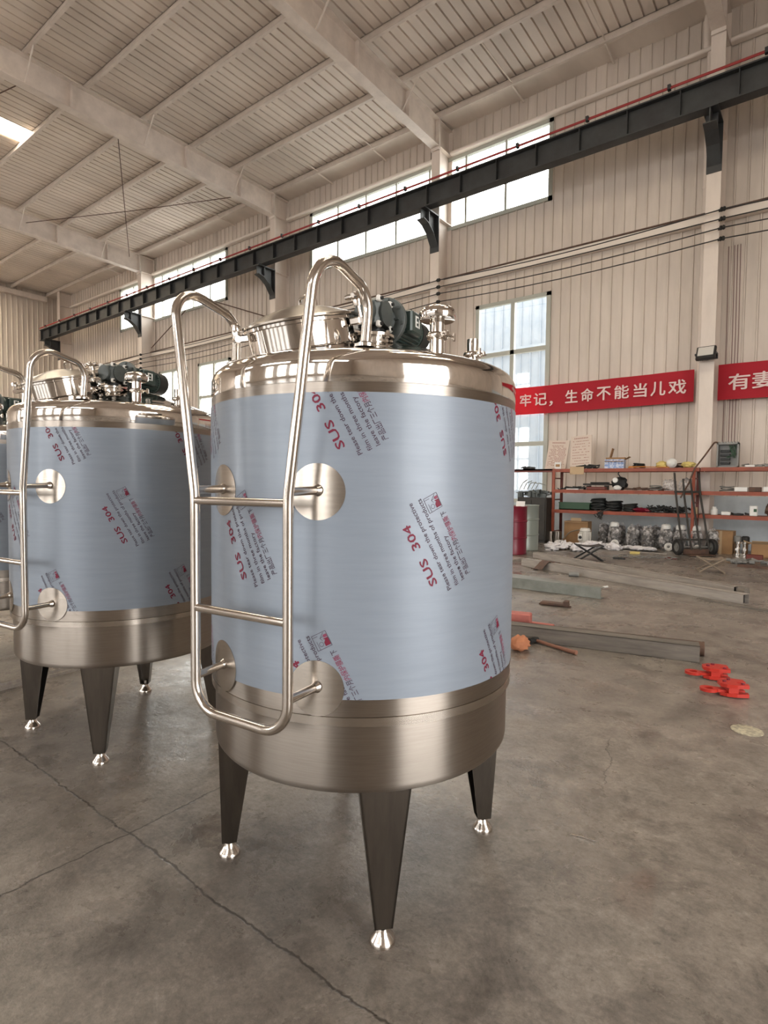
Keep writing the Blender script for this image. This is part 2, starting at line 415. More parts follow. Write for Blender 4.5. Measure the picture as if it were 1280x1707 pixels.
WIN = [(-14.35, -5.83, 8.69, 10.60), (-27.35, -19.12, 8.69, 10.60), (-7.82, -5.80, .95, 6.27), (-11.33, -9.32, .95, 6.27),
       (-20.97, -18.95, .95, 6.27), (-23.95, -21.95, .95, 6.27)]
w = MB(); wall_with_holes(w, XF, XN, 1.15, 11.75, [(a, b, max(c, 1.15), d) for a, b, c, d in WIN], fixed=YW)
struct(w.build('wall_right', 'wall', smooth=False), 'cream ribbed sheet long wall with two window strips')
w = MB()
lowcuts = sorted([(a, b) for a, b, c, d in WIN if c < 1.15])
x = XF
for a, b in lowcuts+[(XN, XN)]:
    w.box((x, YW-.03, 0), (a, YW+.12, 1.15))
    if b > a: w.box((a, YW-.03, 0), (b, YW+.12, .95))
    x = b
struct(w.build('wall_right_base', 'dado', smooth=False), 'pale blue painted low wall behind the shelves')
w = MB(); ribbed(w, YR, YW, 0, 12.1, axis='y', fixed=XF, sgn=1)
struct(w.build('wall_far', 'wall', smooth=False), 'cream ribbed sheet end wall at the far left')
w = MB(); wall_with_holes(w, YR, YW, 0, 12.1, [(-3.0, 3.0, 0, 5.5)], axis='y', fixed=XN, sgn=-1)
struct(w.build('wall_near', 'wall', smooth=False), 'ribbed sheet end wall with an open gateway')
RW = [(-7.8, -5.8, 1, 6.2), (-11.3, -9.3, 1, 6.2), (-21, -19, 1, 6.2), (-24, -22, 1, 6.2), (1.2, 3.2, 1, 6.2), (-1.8, .2, 1, 6.2), (-4.8, -2.8, 1, 6.2), (-33, -27, 0, 6.2),  # wide gateway and the last narrow window are added to let in more daylight
      (-14.35, -5.8, 8.7, 10.6), (-27.35, -19.1, 8.7, 10.6), (-.6, 7.5, 8.7, 10.6)]
w = MB(); wall_with_holes(w, XF, XN, 0, 12.1, RW, fixed=YR, sgn=1)
struct(w.build('wall_rear', 'wall', smooth=False), 'ribbed sheet long wall with windows and an added gateway on the camera side')
for i, (a, b, c, d) in enumerate(RW):
    q = MB(); m = 2 if d-c > 3 else max(2, round((b-a)/1.2))
    for k in range(m+1): q.box((a+(b-a)*k/m-.06, YR-.06, c), (a+(b-a)*k/m+.06, YR+.06, d))
    for z in ([d, c, (c+d)/2] if c > 0 else [d]): q.box((a, YR-.06, z-.06), (b, YR+.06, z+.06))
    if c > 0: struct(q.build('window_%d' % (7+i), 'frame', smooth=False), 'window frame in the wall on the camera side')
    else: struct(q.build('door_%d' % (1+i), 'frame', smooth=False), 'unseen gateway frame added to let light into the far end')
for a, b, c, d in RW: portal(((a+b)/2, YR-.05, (c+d)/2), (PI/2, 0, 0), b-a, d-c)
for a, b, c, d in WIN: portal(((a+b)/2, YW+.12, (c+d)/2), (-PI/2, 0, 0), b-a, d-c)
portal((XN+.05, 0, 2.75), (PI/2, 0, PI/2), 6, 5.5)

# roof sheet: ribs run down the slope (along Y); one real translucent strip, the rest added out of view to light the hall
SKY = [(-20.0, -19.05, 3.6, 7.35), (-6.9, -5.9, 3.2, 7.0), (-3.9, -2.9, 3.2, 7.0), (-.6, .4, 3.2, 7.0), (3.4, 4.4, 3.2, 7.0),
       (-11.6, -10.6, .6, 4.2), (-15.0, -14.0, .2, 3.8), (-24., -23., -.5, 3.3), (-33.8, -31.6, 4.6, 9.6), (-30.4, -28.6, 4.2, 8.8), (-26.8, -25.8, 3.4, 7.6)]
def roof_strip(mb, x0, x1, y0, y1):
    prof = [(x0, 0)]; k = math.ceil(x0/.25-1e-6)
    while k*.25 < x1:
        c = k*.25
        for dx, d in ((-.022, 0), (-.014, .034), (.014, .034), (.022, 0)):
            if x0 < c+dx < x1: prof.append((c+dx, d))
        k += 1
    prof.append((x1, 0)); v = []; f = []
    for a, d in prof:
        for y in (y0, y1): v.append((a, y, ZE+slope(y)+d*1.5))
    for i in range(len(prof)-1): f.append((2*i, 2*i+1, 2*i+3, 2*i+2))
    mb.add(v, f)
    mb.add([(x0, y0, ZE+slope(y0)+.07), (x1, y0, ZE+slope(y0)+.07), (x1, y1, ZE+slope(y1)+.07), (x0, y1, ZE+slope(y1)+.07)], [(0,1,2,3)])
w = MB()
cuts = sorted({XF, XN, *[s[0] for s in SKY], *[s[1] for s in SKY]})
for a, b in zip(cuts, cuts[1:]):
    y = YR
    for s in sorted((s for s in SKY if s[0] <= a+1e-6 and s[1] >= b-1e-6), key=lambda s: s[2]):
        roof_strip(w, a, b, y, s[2]); y = s[3]
    roof_strip(w, a, b, y, YW+.3)
struct(w.build('ceiling', 'roof', smooth=False), 'grey ribbed roof sheet seen from below')
X['skylight_fill'] = mat('skylight_and_fill_glow', (.8, .75, .6), .5, emit=(1., .90, .72, 9.))
for i, s in enumerate(SKY):
    q = MB(); q.box((s[0], s[2], ZE+slope(s[2])+.002), (s[1], s[3], ZE+slope(s[2])+.03))
    struct(q.build('skylight_fill', 'skylight_fill', smooth=False), 'glowing translucent roof strip, all but one added unseen for light')
w = MB(); w.box((XF, 13.72, 11.455), (XN, YW, 11.475)); struct(w.build('trim_1', 'roof', smooth=False), 'plain soffit strip between eave purlin and wall')

def ibeam_y(mb, xc, y0, y1, z0f, z1f, wd=.27, tf=.02, tw=.012):
    """I-section along Y with top/bottom heights as functions of y."""
    n = 12
    for i in range(n):
        a, b = y0+(y1-y0)*i/n, y0+(y1-y0)*(i+1)/n
        for (xa, xb, fa, fb) in ((xc-wd/2, xc+wd/2, lambda y: z0f(y), lambda y: z0f(y)+tf), (xc-wd/2, xc+wd/2, lambda y: z1f(y)-tf, lambda y: z1f(y)),
                                 (xc-tw/2, xc+tw/2, lambda y: z0f(y)+tf, lambda y: z1f(y)-tf)):
            v = [(xa,a,fa(a)),(xb,a,fa(a)),(xb,b,fa(b)),(xa,b,fa(b)),(xa,a,fb(a)),(xb,a,fb(a)),(xb,b,fb(b)),(xa,b,fb(b))]
            mb.add(v, [(0,3,2,1),(4,5,6,7),(0,1,5,4),(1,2,6,5),(2,3,7,6),(3,0,4,7)])
CX = [4.75, -2.05, -8.87, -15.62, -24.45, -32.6]
ZT = lambda y: 11.40+slope(y)
ZB = lambda y: 10.66+slope(y)*1.4
names = ['beyond the right edge', 'beside the controller box', 'behind the nearest tank top', 'third from the right', 'fourth from the right', 'in the far corner']
for i, c in enumerate(CX):
    q = MB(); hi = 11.40
    q.box((c-.135, 13.65, 0), (c+.135, 13.67, hi)); q.box((c-.135, YW-.05, 0), (c+.135, YW-.03, hi)); q.box((c-.008, 13.67, 0), (c+.008, YW-.05, hi))
    for zz in (8.75, 9.45, 10.68, 11.36): q.box((c-.125, 13.67, zz), (c+.125, YW-.05, zz+.02))
    q.cbox((c, 14.0, .012), (.30, .68, .024))
    struct(q.build('column', 'column', smooth=False), 'pale painted steel column '+names[i])
    if i != 5:
        q = MB(); ibeam_y(q, c, YR, 13.64, ZB, ZT)
        for yy in (12.2, 10.2, 6.9, 4.0): q.box((c-.12, yy-.008, ZB(yy)+.02), (c+.12, yy+.008, ZT(yy)-.02))
        q.box((c-.135, 13.60, ZB(13.6)-.08), (c+.135, 13.64, ZT(13.6)))
        struct(q.build('roof_beam', 'beam', smooth=False), 'pale steel roof beam on the column '+names[i])
q = MB(); q.box((XF+.1, YR, 11.1), (XF+.35, 13.6, 11.35)); struct(q.build('roof_beam', 'beam', smooth=False), 'pale steel roof beam along the far end wall')
PY = [13.65, 11.95, 10.43, 8.88, 7.30, 5.85, 4.30, 2.75, 1.2, -.4, -2, -3.6, -5.2, -6.8]
for i, y in enumerate(PY):
    q = MB(); z = 11.40+slope(y); h = .215
    q.box((XF+.1, y-.006, z), (XN, y+.006, z+h)); q.box((XF+.1, y-.075, z-.006), (XN, y+.006, z+.006)); q.box((XF+.1, y-.006, z+h-.012), (XN, y+.075, z+h))
    q.box((XF+.1, y-.075, z), (XN, y-.063, z+.03))
    struct(q.build('purlin', 'beam', smooth=False), 'pale steel roof purlin, number %d counted from the window wall' % (i+1))
for c in CX[1:5]:                                   # knee braces from purlin to beam
    for y in (11.95, 8.88, 5.85, 2.75):
        q = MB(); q.tube([(c+.62, y-.03, 11.39+slope(y)), (c+.06, y-.03, ZB(y)+.03)], .021, 8)
        struct(q.build('brace_beam', 'beam'), 'short diagonal brace between purlin and roof beam')
for a, b in zip(CX, CX[1:]):                        # sag rods and short eave struts
    for k in (1, 2):
        xx = a+(b-a)*k/3
        q = MB(); q.tube([(xx, 11.95, 11.45+slope(12)), (xx, 13.62, 11.46)], .016, 8); q.tube([(xx, 13.62, 11.40), (xx, 14.3, 11.36)], .028, 8)
        struct(q.build('strut_beam', 'pale_tube'), 'thin strut from eave purlin to the wall')
for p0, p1 in (((-15.62, 8.1, 11.2), (-24.45, 13.2, 11.2)), ((-24.4, 9.1, 11.15), (-15.7, 12.9, 11.15)), ((-15.62, 6.0, 11.1), (-24.4, 4.0, 11.1))):
    q = MB(); q.tube([p0, tuple((p0[i]+p1[i])/2-(.05 if i == 2 else 0) for i in range(3)), p1], .014, 6)
    struct(q.build('roof_brace_beam', 'brown'), 'thin crossed brace rod under the roof')
for p0, p1 in (((-15.75, 14.1, 7.2), (-19.6, 14.1, 8.6)), ((-24.3, 14.1, 7.4), (-21.6, 14.1, 8.6))):
    q = MB(); q.tube([p0, p1], .02, 6); struct(q.build('wall_brace_beam', 'brown'), 'thin diagonal brace rod on the long wall')
# wall girts
q = MB()
for a, b in zip(CX[:-1], CX[1:]): q.box((b+.15, 14.19, 10.66), (a-.15, 14.31, 10.765)); q.cyl((b+.15, 14.19, 10.71), (a-.15, 14.19, 10.71), .052, n=12)
struct(q.build('trim_2', 'pale_tube'), 'pale tube along the top of the window strips')
q = MB(); q.box((XF, 14.16, 7.04), (XN, 14.33, 7.22)); struct(q.build('trim_3', 'pale_tube', smooth=False), 'pale wall rail below the wires')
q = MB(); q.box((XF, 14.12, 7.22), (XN, 14.30, 7.25)); struct(q.build('trim_4', 'brown', smooth=False), 'dark strip on the wall rail')

# windows
def window(n, a, b, c, d, mull, trans, label, fr=.06):
    q = MB(); y0, y1 = YW-.06, YW+.05
    q.box((a-.07, y0, c-.06), (a+.04, y1, d+.06)); q.box((b-.04, y0, c-.06), (b+.07, y1, d+.06))
    q.box((a-.07, y0, c-.06), (b+.07, y1, c+.04)); q.box((a-.07, y0, d-.04), (b+.07, y1, d+.06))
    for mx in mull: q.box((mx-fr/2, y0+.01, c), (mx+fr/2, y1, d))
    for tz in trans: q.box((a, y0+.01, tz-fr/2), (b, y1, tz+fr/2))
    o = q.build('window_%d' % n, 'frame', smooth=False); struct(o, label)
    g = MB(); g.box((a, YW+.005, c), (b, YW+.011, d)); g.build('glass_pane', 'glass', o, smooth=False)
window(1, *WIN[0], [-13.13, -11.92, -10.72, -9.50, -8.28, -7.06], [9.62], 'long strip of bright panes high on the wall, nearer strip')
window(2, *WIN[1], [-26.15, -24.95, -23.70, -22.5, -21.36, -20.17], [9.62], 'long strip of bright panes high on the wall, farther strip')
window(3, *WIN[2], [-6.78], [4.92, 2.45], 'tall four pane window right of the nearest tank', .11)
window(4, *WIN[3], [-10.32], [4.92, 2.45], 'tall window behind the nearest mixer motor', .11)
window(5, *WIN[4], [-19.95], [4.92, 2.45], 'tall window seen between the two front tanks', .11)
window(6, *WIN[5], [-22.95], [4.92, 2.45], 'tall window behind the second mixer motor', .11)
# neighbouring shed seen through window_3
q = MB(); ribbed(q, -12.6, -7.2, 0, 8.8, fixed=20.0, depth=.05, pitch=.38); q.box((-12.6, 20.02, 0), (-7.2, 24, 8.8)); q.box((-12.6, 19.88, 6.35), (-7.2, 19.94, 6.5))
struct(q.build('outside_shed_wall', 'shed', smooth=False), 'pale ribbed wall of the next shed outside the window')

# crane runway
q = MB(); yb = 13.1
q.box((-33.3, yb-.13, 9.33), (XN, yb+.13, 9.36)); q.box((-33.3, yb-.13, 8.80), (XN, yb+.13, 8.83)); q.box((-33.3, yb-.008, 8.83), (XN, yb+.008, 9.33))
x = -33.2
while x < XN: q.box((x-.008, yb-.12, 8.83), (x+.008, yb+.12, 9.33)); x += 1.02
q.box((-33.3, yb-.03, 9.36), (XN, yb+.03, 9.42))
struct(q.build('crane_beam', 'crane', smooth=False), 'dark grey crane runway beam across the windows')
q = MB(); q.tube([(-33.2, yb-.17, 9.41), (XN, yb-.17, 9.41)], .018, 8); q.tube([(-33.2, yb-.13, 9.46), (XN, yb-.13, 9.46)], .014, 8)
tag(q.build('conductor_rail', 'busbar'), 'thin red conductor rail along the top of the crane beam', 'rail')
q = MB(); q.cbox((0, 0, 0), (.06, .09, .10)); clip = q.build('rail_clip', 'crane', bpy.data.objects['conductor_rail'], (-32.5, yb-.15, 9.44), smooth=False)
for k in range(1, 25): dup(clip, None, (-32.5+1.65*k, yb-.15, 9.44))
for i, c in enumerate(CX):
    q = MB()
    q.box((c-.14, 13.625, 7.82), (c+.14, 13.655, 8.80)); q.box((c-.14, 12.92, 8.765), (c+.14, 13.655, 8.80))
    poly = [(13.64, 7.95), (13.64, 8.765), (12.94, 8.765), (12.94, 8.50), (13.15, 8.45), (13.40, 8.28)]
    q.prism(poly, -.012, .012, 0, Matrix(((0,0,1,c),(1,0,0,0),(0,1,0,0),(0,0,0,1))))
    for (ya, za), (yc, zc) in zip(poly[3:]+[(13.64, 7.95)], poly[4:]+[(13.64, 7.95)]):
        if ya == yc: continue
        v = [(c-.12, ya, za), (c+.12, ya, za), (c+.12, yc, zc), (c-.12, yc, zc)]
        q.add(v+[(p[0], p[1], p[2]-.02) for p in v], [(0,1,2,3),(7,6,5,4),(0,4,5,1),(1,5,6,2),(2,6,7,3),(3,7,4,0)])
    q.cbox((c, 13.2, 8.62), (.22, .02, .28))
    struct(q.build('bracket_beam', 'crane', smooth=False), 'dark crane bracket on the column '+names[i])
# drain pipe, conduits, wires
q = MB(); q.tube([(-2.29, 14.24, .02), (-2.29, 14.24, 11.0)], .055, 14)
for z in (2.6, 5.2, 7.8): q.cyl((-2.29, 14.24, z), (-2.29, 14.24, z+.05), .062, n=14)
q.tube(fillet([(-2.34, 14.24, 10.72), (-2.34, 14.2, 10.85), (-2.34, 14.2, 11.3), (-2.34, 14.24, 11.44)], .06), .085, 12)
tag(q.build('drain_pipe', 'column'), 'white drain pipe running up the left side of the column with floodlight', 'pipe')
for k in range(5):
    q = MB(); xx = -1.80+k*.055
    q.tube([(xx, 14.338, 2.0), (xx, 14.338, 4.6), (xx-.02, 14.338, 6.5)], .009, 6)
    tag(q.build('conduit', 'cable_pink'), ['leftmost thin brown conduit above the controller box', 'second thin brown conduit from the left above the controller box', 'middle thin brown conduit above the controller box', 'fourth thin brown conduit from the left above the controller box', 'rightmost thin brown conduit above the controller box'][k], 'conduit', 'conduits on the wall')
for k, z in enumerate((7.0, 6.81, 6.63, 6.41)):
    q = MB(); P = []
    for a, b in zip(CX, CX[1:]):
        for t in range(8):
            s = t/8; P.append((a+.2+(b-a)*s, 13.56, z-.10*math.sin(PI*s)*(1 if k != 1 else .3)))
    P.append((CX[-1], 13.56, z)); q.tube(P, .013, 6)
    o = q.build('power_wire', 'wire'); tag(o, ['topmost black wire strung along the column faces', 'second black wire from the top strung along the columns', 'third black wire from the top strung along the columns', 'lowest black wire strung along the column faces'][k], 'wire', 'wires along the wall')
    for c in CX[:-1]:
        q = MB(); q.lathe([(.0, -.05), (.035, -.05), (.05, -.02), (.035, 0), (.05, .02), (.035, .05), (0, .05)], 12, 0, TR((c+.2, 13.56, z), 0, PI/2, 0)); q.box((c+.12, 13.55, z-.012), (c+.2, 13.64, z+.012))
        q.build('insulator', 'blackish', o)

# floodlight on the column
o = thing('floodlight', 'black square floodlight with pale glass fixed to the white column', 'floodlight', (-2.05, 13.62, 3.97), 0)
T = TR((0, -.17, .15), math.radians(-24), 0, math.radians(-4))
q = MB(); q.cbox((0, .03, 0), (.36, .08, .30), ch=.012, T=T)
for k in range(-4, 5): q.cbox((k*.035, .09, 0), (.008, .05, .24), T=T)
q.build('housing', 'lamp_black', o)
q = MB(); q.cbox((0, -.014, .02), (.29, .012, .20), T=T); q.build('lens_glass', 'lamp_glass', o, smooth=False)
q = MB(); q.box((-.03, -.15, .02), (.03, .02, .05)); q.box((-.2, -.19, .10), (-.18, -.02, .14)); q.box((.18, -.19, .10), (.2, -.02, .14)); q.box((-.2, -.03, .03), (.2, .025, .14)); q.build('bracket', 'lamp_black', o, smooth=False)

# banners
def banner(name, x0, x1, z0, z1, chars, label):
    q = MB(); n = 40; v = []; f = []
    for i in range(n+1):
        xx = x0+(x1-x0)*i/n
        for z in (z0, z1): v.append((xx, 14.12+.012*math.sin(xx*5.1)+.006*math.sin(xx*13), z-.02*math.sin(PI*i/n)))
    for i in range(n): f.append((2*i, 2*i+2, 2*i+3, 2*i+1))
    q.add(v, f); q.add([(p[0], p[1]+.004, p[2]) for p in v], [tuple(reversed(x)) for x in f])
    for ch, xa, xb, zb, h in chars:
        vv, ff = text_mesh(ch, .3)
        if not vv: continue
        ax, bx = min(p[0] for p in vv), max(p[0] for p in vv); az, bz = min(p[1] for p in vv), max(p[1] for p in vv)
        kx = (xb-xa)/(bx-ax); kz = h/(bz-az)
        for j, (dx, dz) in enumerate(((0, 0), (-.007, 0), (.007, 0), (0, .005), (0, -.005))):   # bold strokes
            q.add([(xa+(p[0]-ax)*kx+dx, 14.095-.0006*j, zb+(p[1]-az)*kz+dz) for p in vv], ff, 1)
    tag(q.build(name, ['banner', 'banner_text']), label, 'banner')
cs = [('牢', -6.42, -6.12), ('记', -6.04, -5.70), ('生', -5.21, -4.91), ('命', -4.82, -4.53), ('不', -4.44, -4.12), ('能', -4.03, -3.71), ('当', -3.60, -3.32), ('儿', -3.23, -2.93), ('戏', -2.86, -2.51)]
chars = [(c, a, b, 3.41, .31) for c, a, b in cs]+[('，', -5.62, -5.54, 3.37, .12)]
banner('banner', -8.6, -2.36, 3.22, 3.92, chars, 'long red cloth banner hung over the tall window and wall')
banner('banner', -1.90, 4.4, 3.21, 3.96, [('有', -1.70, -1.32, 3.40, .33), ('妻', -1.27, -.88, 3.40, .33)], 'red cloth banner right of the floodlight, cut by the photo edge')

# ------------------------------------------------------------------ the mixing tanks (built at the origin, then set out in a row)
R0 = .520
def film_prints():
    """Printed blocks of the protective film, laid flat in (arc length, height), clipped to the sheet and wrapped round."""
    a = math.radians(117.8); ux, uz = math.cos(a), math.sin(a); vx, vz = math.sin(a), -math.cos(a)
    blk = []                                       # (u, v) triangles per ink
    def put(body, h, u0, u1, vb, ink, off):
        v, f = text_mesh(body, h, u1-u0, off, 2)
        for du, dv in (((0, 0), (.0008, 0), (-.0008, 0), (0, .0007), (0, -.0007)) if h > .02 else ((0, 0), (.0002, .0002))):
            blk.append(([(u0+p[0]+du, vb-p[1]+dv) for p in v], f, ink))
    put('SUS', .0235, 0, .080, 0, 1, 0); put('304', .0235, .113, .184, 0, 1, 0)
    put('Please tear down the protective', .0135, -.038, .232, .0325, 2, 0)
    put('film in three months of products', .0135, -.040, .231, .0605, 2, 0)
    put('leave the factory', .0135, -.038, .104, .0850, 2, 0)
    put('产品出厂三个月', .0150, -.034, .075, .1110, 2, 0)
    put('内保护膜撕', .0150, .078, .152, .1110, 3, 0)
    put('下', .0150, .155, .168, .1110, 2, 0)
    def poly(pts, ink): blk.append((pts, [tuple(range(len(pts)))], ink))
    def line(p, q, wd, ink):
        dx, dy = q[0]-p[0], q[1]-p[1]; l = math.hypot(dx, dy); nx, ny = -dy/l*wd/2, dx/l*wd/2
        poly([(p[0]+nx, p[1]+ny), (q[0]+nx, q[1]+ny), (q[0]-nx, q[1]-ny), (p[0]-nx, p[1]-ny)], ink)
    c = [(.182, .066), (.225, .066), (.225, .109), (.182, .109)]
    for i in range(4): line(c[i], c[(i+1) % 4], .0012, 2)
    line((.182, .0735), (.206, .0735), .001, 2); line((.219, .066), (.219, .082), .001, 2)
    poly([(.186, .092), (.196, .092), (.203, .098), (.207, .093), (.207, .1075), (.186, .1075)], 1)
    poly([(.209, .097), (.217, .097), (.217, .1075), (.209, .1075)], 4)
    for k in range(10):
        t0, t1 = k/10*2*PI, (k+1)/10*2*PI
        line((.195+.006*math.cos(t0), .083+.006*math.sin(t0)), (.195+.006*math.cos(t1), .083+.006*math.sin(t1)), .001, 2)
    line((.203, .090), (.211, .086), .001, 2); line((.211, .086), (.213, .097), .001, 2); line((.211, .086), (.223, .101), .001, 2)
    out = []
    rows = [(1.403, -55.8), (1.034, -27.2), (.660, -60.5)]
    for z0, t0 in rows:
        for k in range(-3, 3):
            th0 = t0+62.6*k
            if not -150 < th0 < 60: continue
            for pts, faces, ink in blk:
                bm = bmesh.new()
                vs = [bm.verts.new((u*ux+v*vx, u*uz+v*vz+z0, 0)) for u, v in pts]
                for f in faces:
                    try: bm.faces.new([vs[i] for i in f])
                    except ValueError: pass
                for co, no in (((0, 1.5455, 0), (0, 1, 0)), ((0, .7225, 0), (0, -1, 0))):
                    bmesh.ops.bisect_plane(bm, geom=bm.verts[:]+bm.edges[:]+bm.faces[:], plane_co=co, plane_no=no, clear_outer=True)
                bm.verts.index_update()
                rr = R0+.0022
                vv = []
                for q in bm.verts:
                    t = math.radians(th0)+q.co.x/R0; vv.append((rr*math.cos(t), rr*math.sin(t), q.co.y))
                ff = [tuple(q.index for q in f.verts) for f in bm.faces]
                bm.free()
                if not ff: continue
                # face outwards
                p = [Vector(vv[i]) for i in ff[0][:3]]
                nrm = (p[1]-p[0]).cross(p[2]-p[0])
                if nrm.dot(Vector((p[0].x, p[0].y, 0))) < 0: ff = [tuple(reversed(f)) for f in ff]
                out.append((vv, ff, ink))
    return out

def dome_z(r): return 1.80-.14*(r/.47)**1.4
def make_tank():
    t = thing('mixing_tank', 'stainless steel mixing tank in blue film, nearest and fully in view', 'tank', (0, 0, 0), 0, 'row of stainless mixing tanks')
    # lower shell
    q = MB(); N = 96
    q.lathe([(0, .40), (.12, .405), (.40, .445), (.485, .450), (.499, .453), (.506, .462), (.508, .475), (.5085, .655), (.513, .658), (.5145, .664), (.513, .670), (.519, .674), (.519, .7225)], N)
    q.build('lower_shell', 'brushed', t)
    q = MB(); q.lathe([(.513, .646), (.5205, .648), (.5205, .672), (.513, .674)], N); q.build('weld_band', 'pad', t, label='bright weld band round the lower shell')
    # film wrap
    q = MB(); q.lathe([(.5185, .7215), (.5212, .722), (.5212, 1.546), (.5185, 1.5465)], 160)
    for v, f, ink in film_prints(): q.add(v, f, ink)
    q.build('film_wrap', ['film', 'ink_red', 'ink_grey', 'ink_pink', 'ink_pink'], t, label='blue protective film printed with crimson lettering')
    q = MB(); q.lathe([(.517, 1.545), (.5195, 1.546), (.5195, 1.573)], N); q.build('upper_band', 'brushed', t)
    q = MB(); pr = [(.519, 1.573), (.520, 1.575), (.520, 1.622)]
    for k in range(1, 9):
        a = k/8*math.radians(70); pr.append((.470+.05*math.cos(a), 1.622+.05*math.sin(a)))
    for k in range(1, 15):
        r = .470-.470*k/14
        r = max(r, 0.); pr.append((r, dome_z(r)+.0095*(r/.47)))
    q.lathe(pr, N); q.build('polished_head', 'mirror', t, ang=50)
    # legs
    for k in range(4):
        an = math.radians(-42.4+90*k); T = Matrix.Rotation(an, 4, 'Z')
        q = MB(); th = .006; zt, zb = .462, .052
        # outer face plate and two side plates; open towards the middle of the tank
        def quad_plate(p, nrm):
            v = [Vector(x) for x in p]; n = Vector(nrm)*th
            q.add(v+[x+n for x in v], [(0,1,2,3),(7,6,5,4),(0,4,5,1),(1,5,6,2),(2,6,7,3),(3,7,4,0)], 0, T)
        quad_plate([(.496, -.074, zt), (.496, .074, zt), (.490, .026, zb), (.490, -.026, zb)], (-1, 0, 0))
        for s in (-1, 1):
            quad_plate([(.496, s*.074, zt), (.375, s*.070, zt), (.440, s*.024, zb), (.490, s*.026, zb)], (0, -s, 0))
        q.add([(.490, -.026, zb), (.490, .026, zb), (.440, .024, zb), (.440, -.024, zb)], [(0, 1, 2, 3)], 0, T)
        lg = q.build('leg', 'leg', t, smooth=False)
        q = MB(); F = T @ Matrix.Translation((.466, 0, 0))
        q.lathe([(0, .07), (.011, .07), (.011, .046), (.017, .044), (.019, .037), (.023, .028), (.034, .015), (.0365, .010), (.0375, .007), (.0375, 0), (0, 0)], 24, 0, F)
        q.build('foot', 'tube', lg)
    # ladder: one bent rail down, across and up, with rungs and stand-offs
    an = math.radians(-84); n = Vector((math.cos(an), math.sin(an), 0)); tt = Vector((-math.sin(an), math.cos(an), 0))
    P = lambda a, b, z: n*a+tt*b+Vector((0, 0, z))
    half = [(.372, .248, 1.672), (.362, .254, 1.825), (.602, .262, 1.878), (.600, .173, 1.27), (.600, .173, .655)]
    path = [P(*p) for p in half]+[P(a, -b, z) for a, b, z in reversed(half)]
    q = MB(); q.tube(fillet(path, [.065, .085, .25, .085, .085, .25, .085, .065], 10), .0138, 16)
    for s in (-1, 1): q.lathe([(.03, -.004), (.03, .004), (.014, .012)], 20, 0, Matrix.Translation(P(.372, s*.248, dome_z(.447)+.012)))
    ld = q.build('ladder', 'tube', t, label='bent steel tube ladder with curved handrail ends')
    for z in (1.253, .949):
        q = MB(); q.cyl(P(.6, -.173, z), P(.6, .173, z), .0118, n=14); q.build('rung', 'tube', ld)
    for z in (1.282, .750):
        for s in (-1, 1):
            q = MB(); q.cyl(P(.487, s*.1787, z+.004), P(.6, s*.173, z), .0115, n=14); q.lathe([(.0, 0), (.017, 0), (.0115, .012)], 14, 0, Matrix.Translation(P(.491, s*.1787, z+.004)) @ n.to_track_quat('Z', 'Y').to_matrix().to_4x4())
            q.build('standoff', 'tube', ld)
            # bare round pad on the shell
            q = MB(); ca = math.radians(-84+s*20.0); rp = .0765; v = []; f = []; m = 40; rings = 8
            for j in range(rings+1):
                for i in range(m):
                    rr = rp*j/rings; x = rr*math.cos(2*PI*i/m); zz = rr*math.sin(2*PI*i/m); a2 = ca+x/R0
                    v.append(((R0+.0030)*math.cos(a2), (R0+.0030)*math.sin(a2), z+zz))
            for i in range(m):
                a2 = ca+rp*math.cos(2*PI*i/m)/R0; v.append(((R0-.003)*math.cos(a2), (R0-.003)*math.sin(a2), z+rp*math.sin(2*PI*i/m)))
            for j in range(rings+1):
                for i in range(m): f.append((j*m+i, j*m+(i+1) % m, (j+1)*m+(i+1) % m, (j+1)*m+i))
            q.add(v, [tuple(reversed(x)) for x in f]); q.build('mounting_pad', 'pad', t)
    # manhole on the ladder side of the head
    ma = math.radians(-92); mr = .285; tilt = math.radians(15)
    T = Matrix.Translation((mr*math.cos(ma), mr*math.sin(ma), dome_z(mr)-.012)) @ Matrix.Rotation(ma, 4, 'Z') @ Matrix.Rotation(tilt, 4, 'Y')
    q = MB(); q.lathe([(.165, -.06), (.170, .0), (.165, .006), (.165, .070), (.175, .072), (.175, .080), (.157, .080), (.157, .0)], 64, 0, T); mh = q.build('manhole', 'mirror', t)
    q = MB(); q.lathe([(0, .0815), (.1805, .0815), (.183, .084), (.183, .089), (.178, .0915), (.165, .095), (.11, .116), (.05, .132), (0, .137)], 64, 0, T)
    lid = q.build('manhole_lid', 'pad', mh, label='dull grey cone shaped manhole lid')
    q = MB(); q.tube(fillet([(-.05, -.035, .128), (-.05, -.035, .165), (-.05, .035, .165), (-.05, .035, .128)], .015, 5), .006, 10, 0, T); q.build('lid_handle', 'mirror', lid)
    for k, (phi, big) in enumerate(((112, 1), (-25, 0), (-95, 0), (205, 0))):
        C = T @ Matrix.Rotation(math.radians(phi), 4, 'Z') @ Matrix.Translation((.198, 0, 0))
        q = MB(); s = 1. if big else .55
        q.cbox((-.012, 0, .060), (.035, .034*s+.008, .022), 0, C, .004); q.cyl((.004, -.018, .060), (.004, .018, .060), .010, n=12, T=C)
        q.cyl((.004, 0, .06), (.0, 0, .06+.068*s), .0062, n=10, T=C); q.lathe([(0, .0), (.0135, 0), (.0135, .03*s), (.010, .04*s), (0, .04*s)], 12, 0, C @ Matrix.Translation((.0, 0, .06+.042*s)))
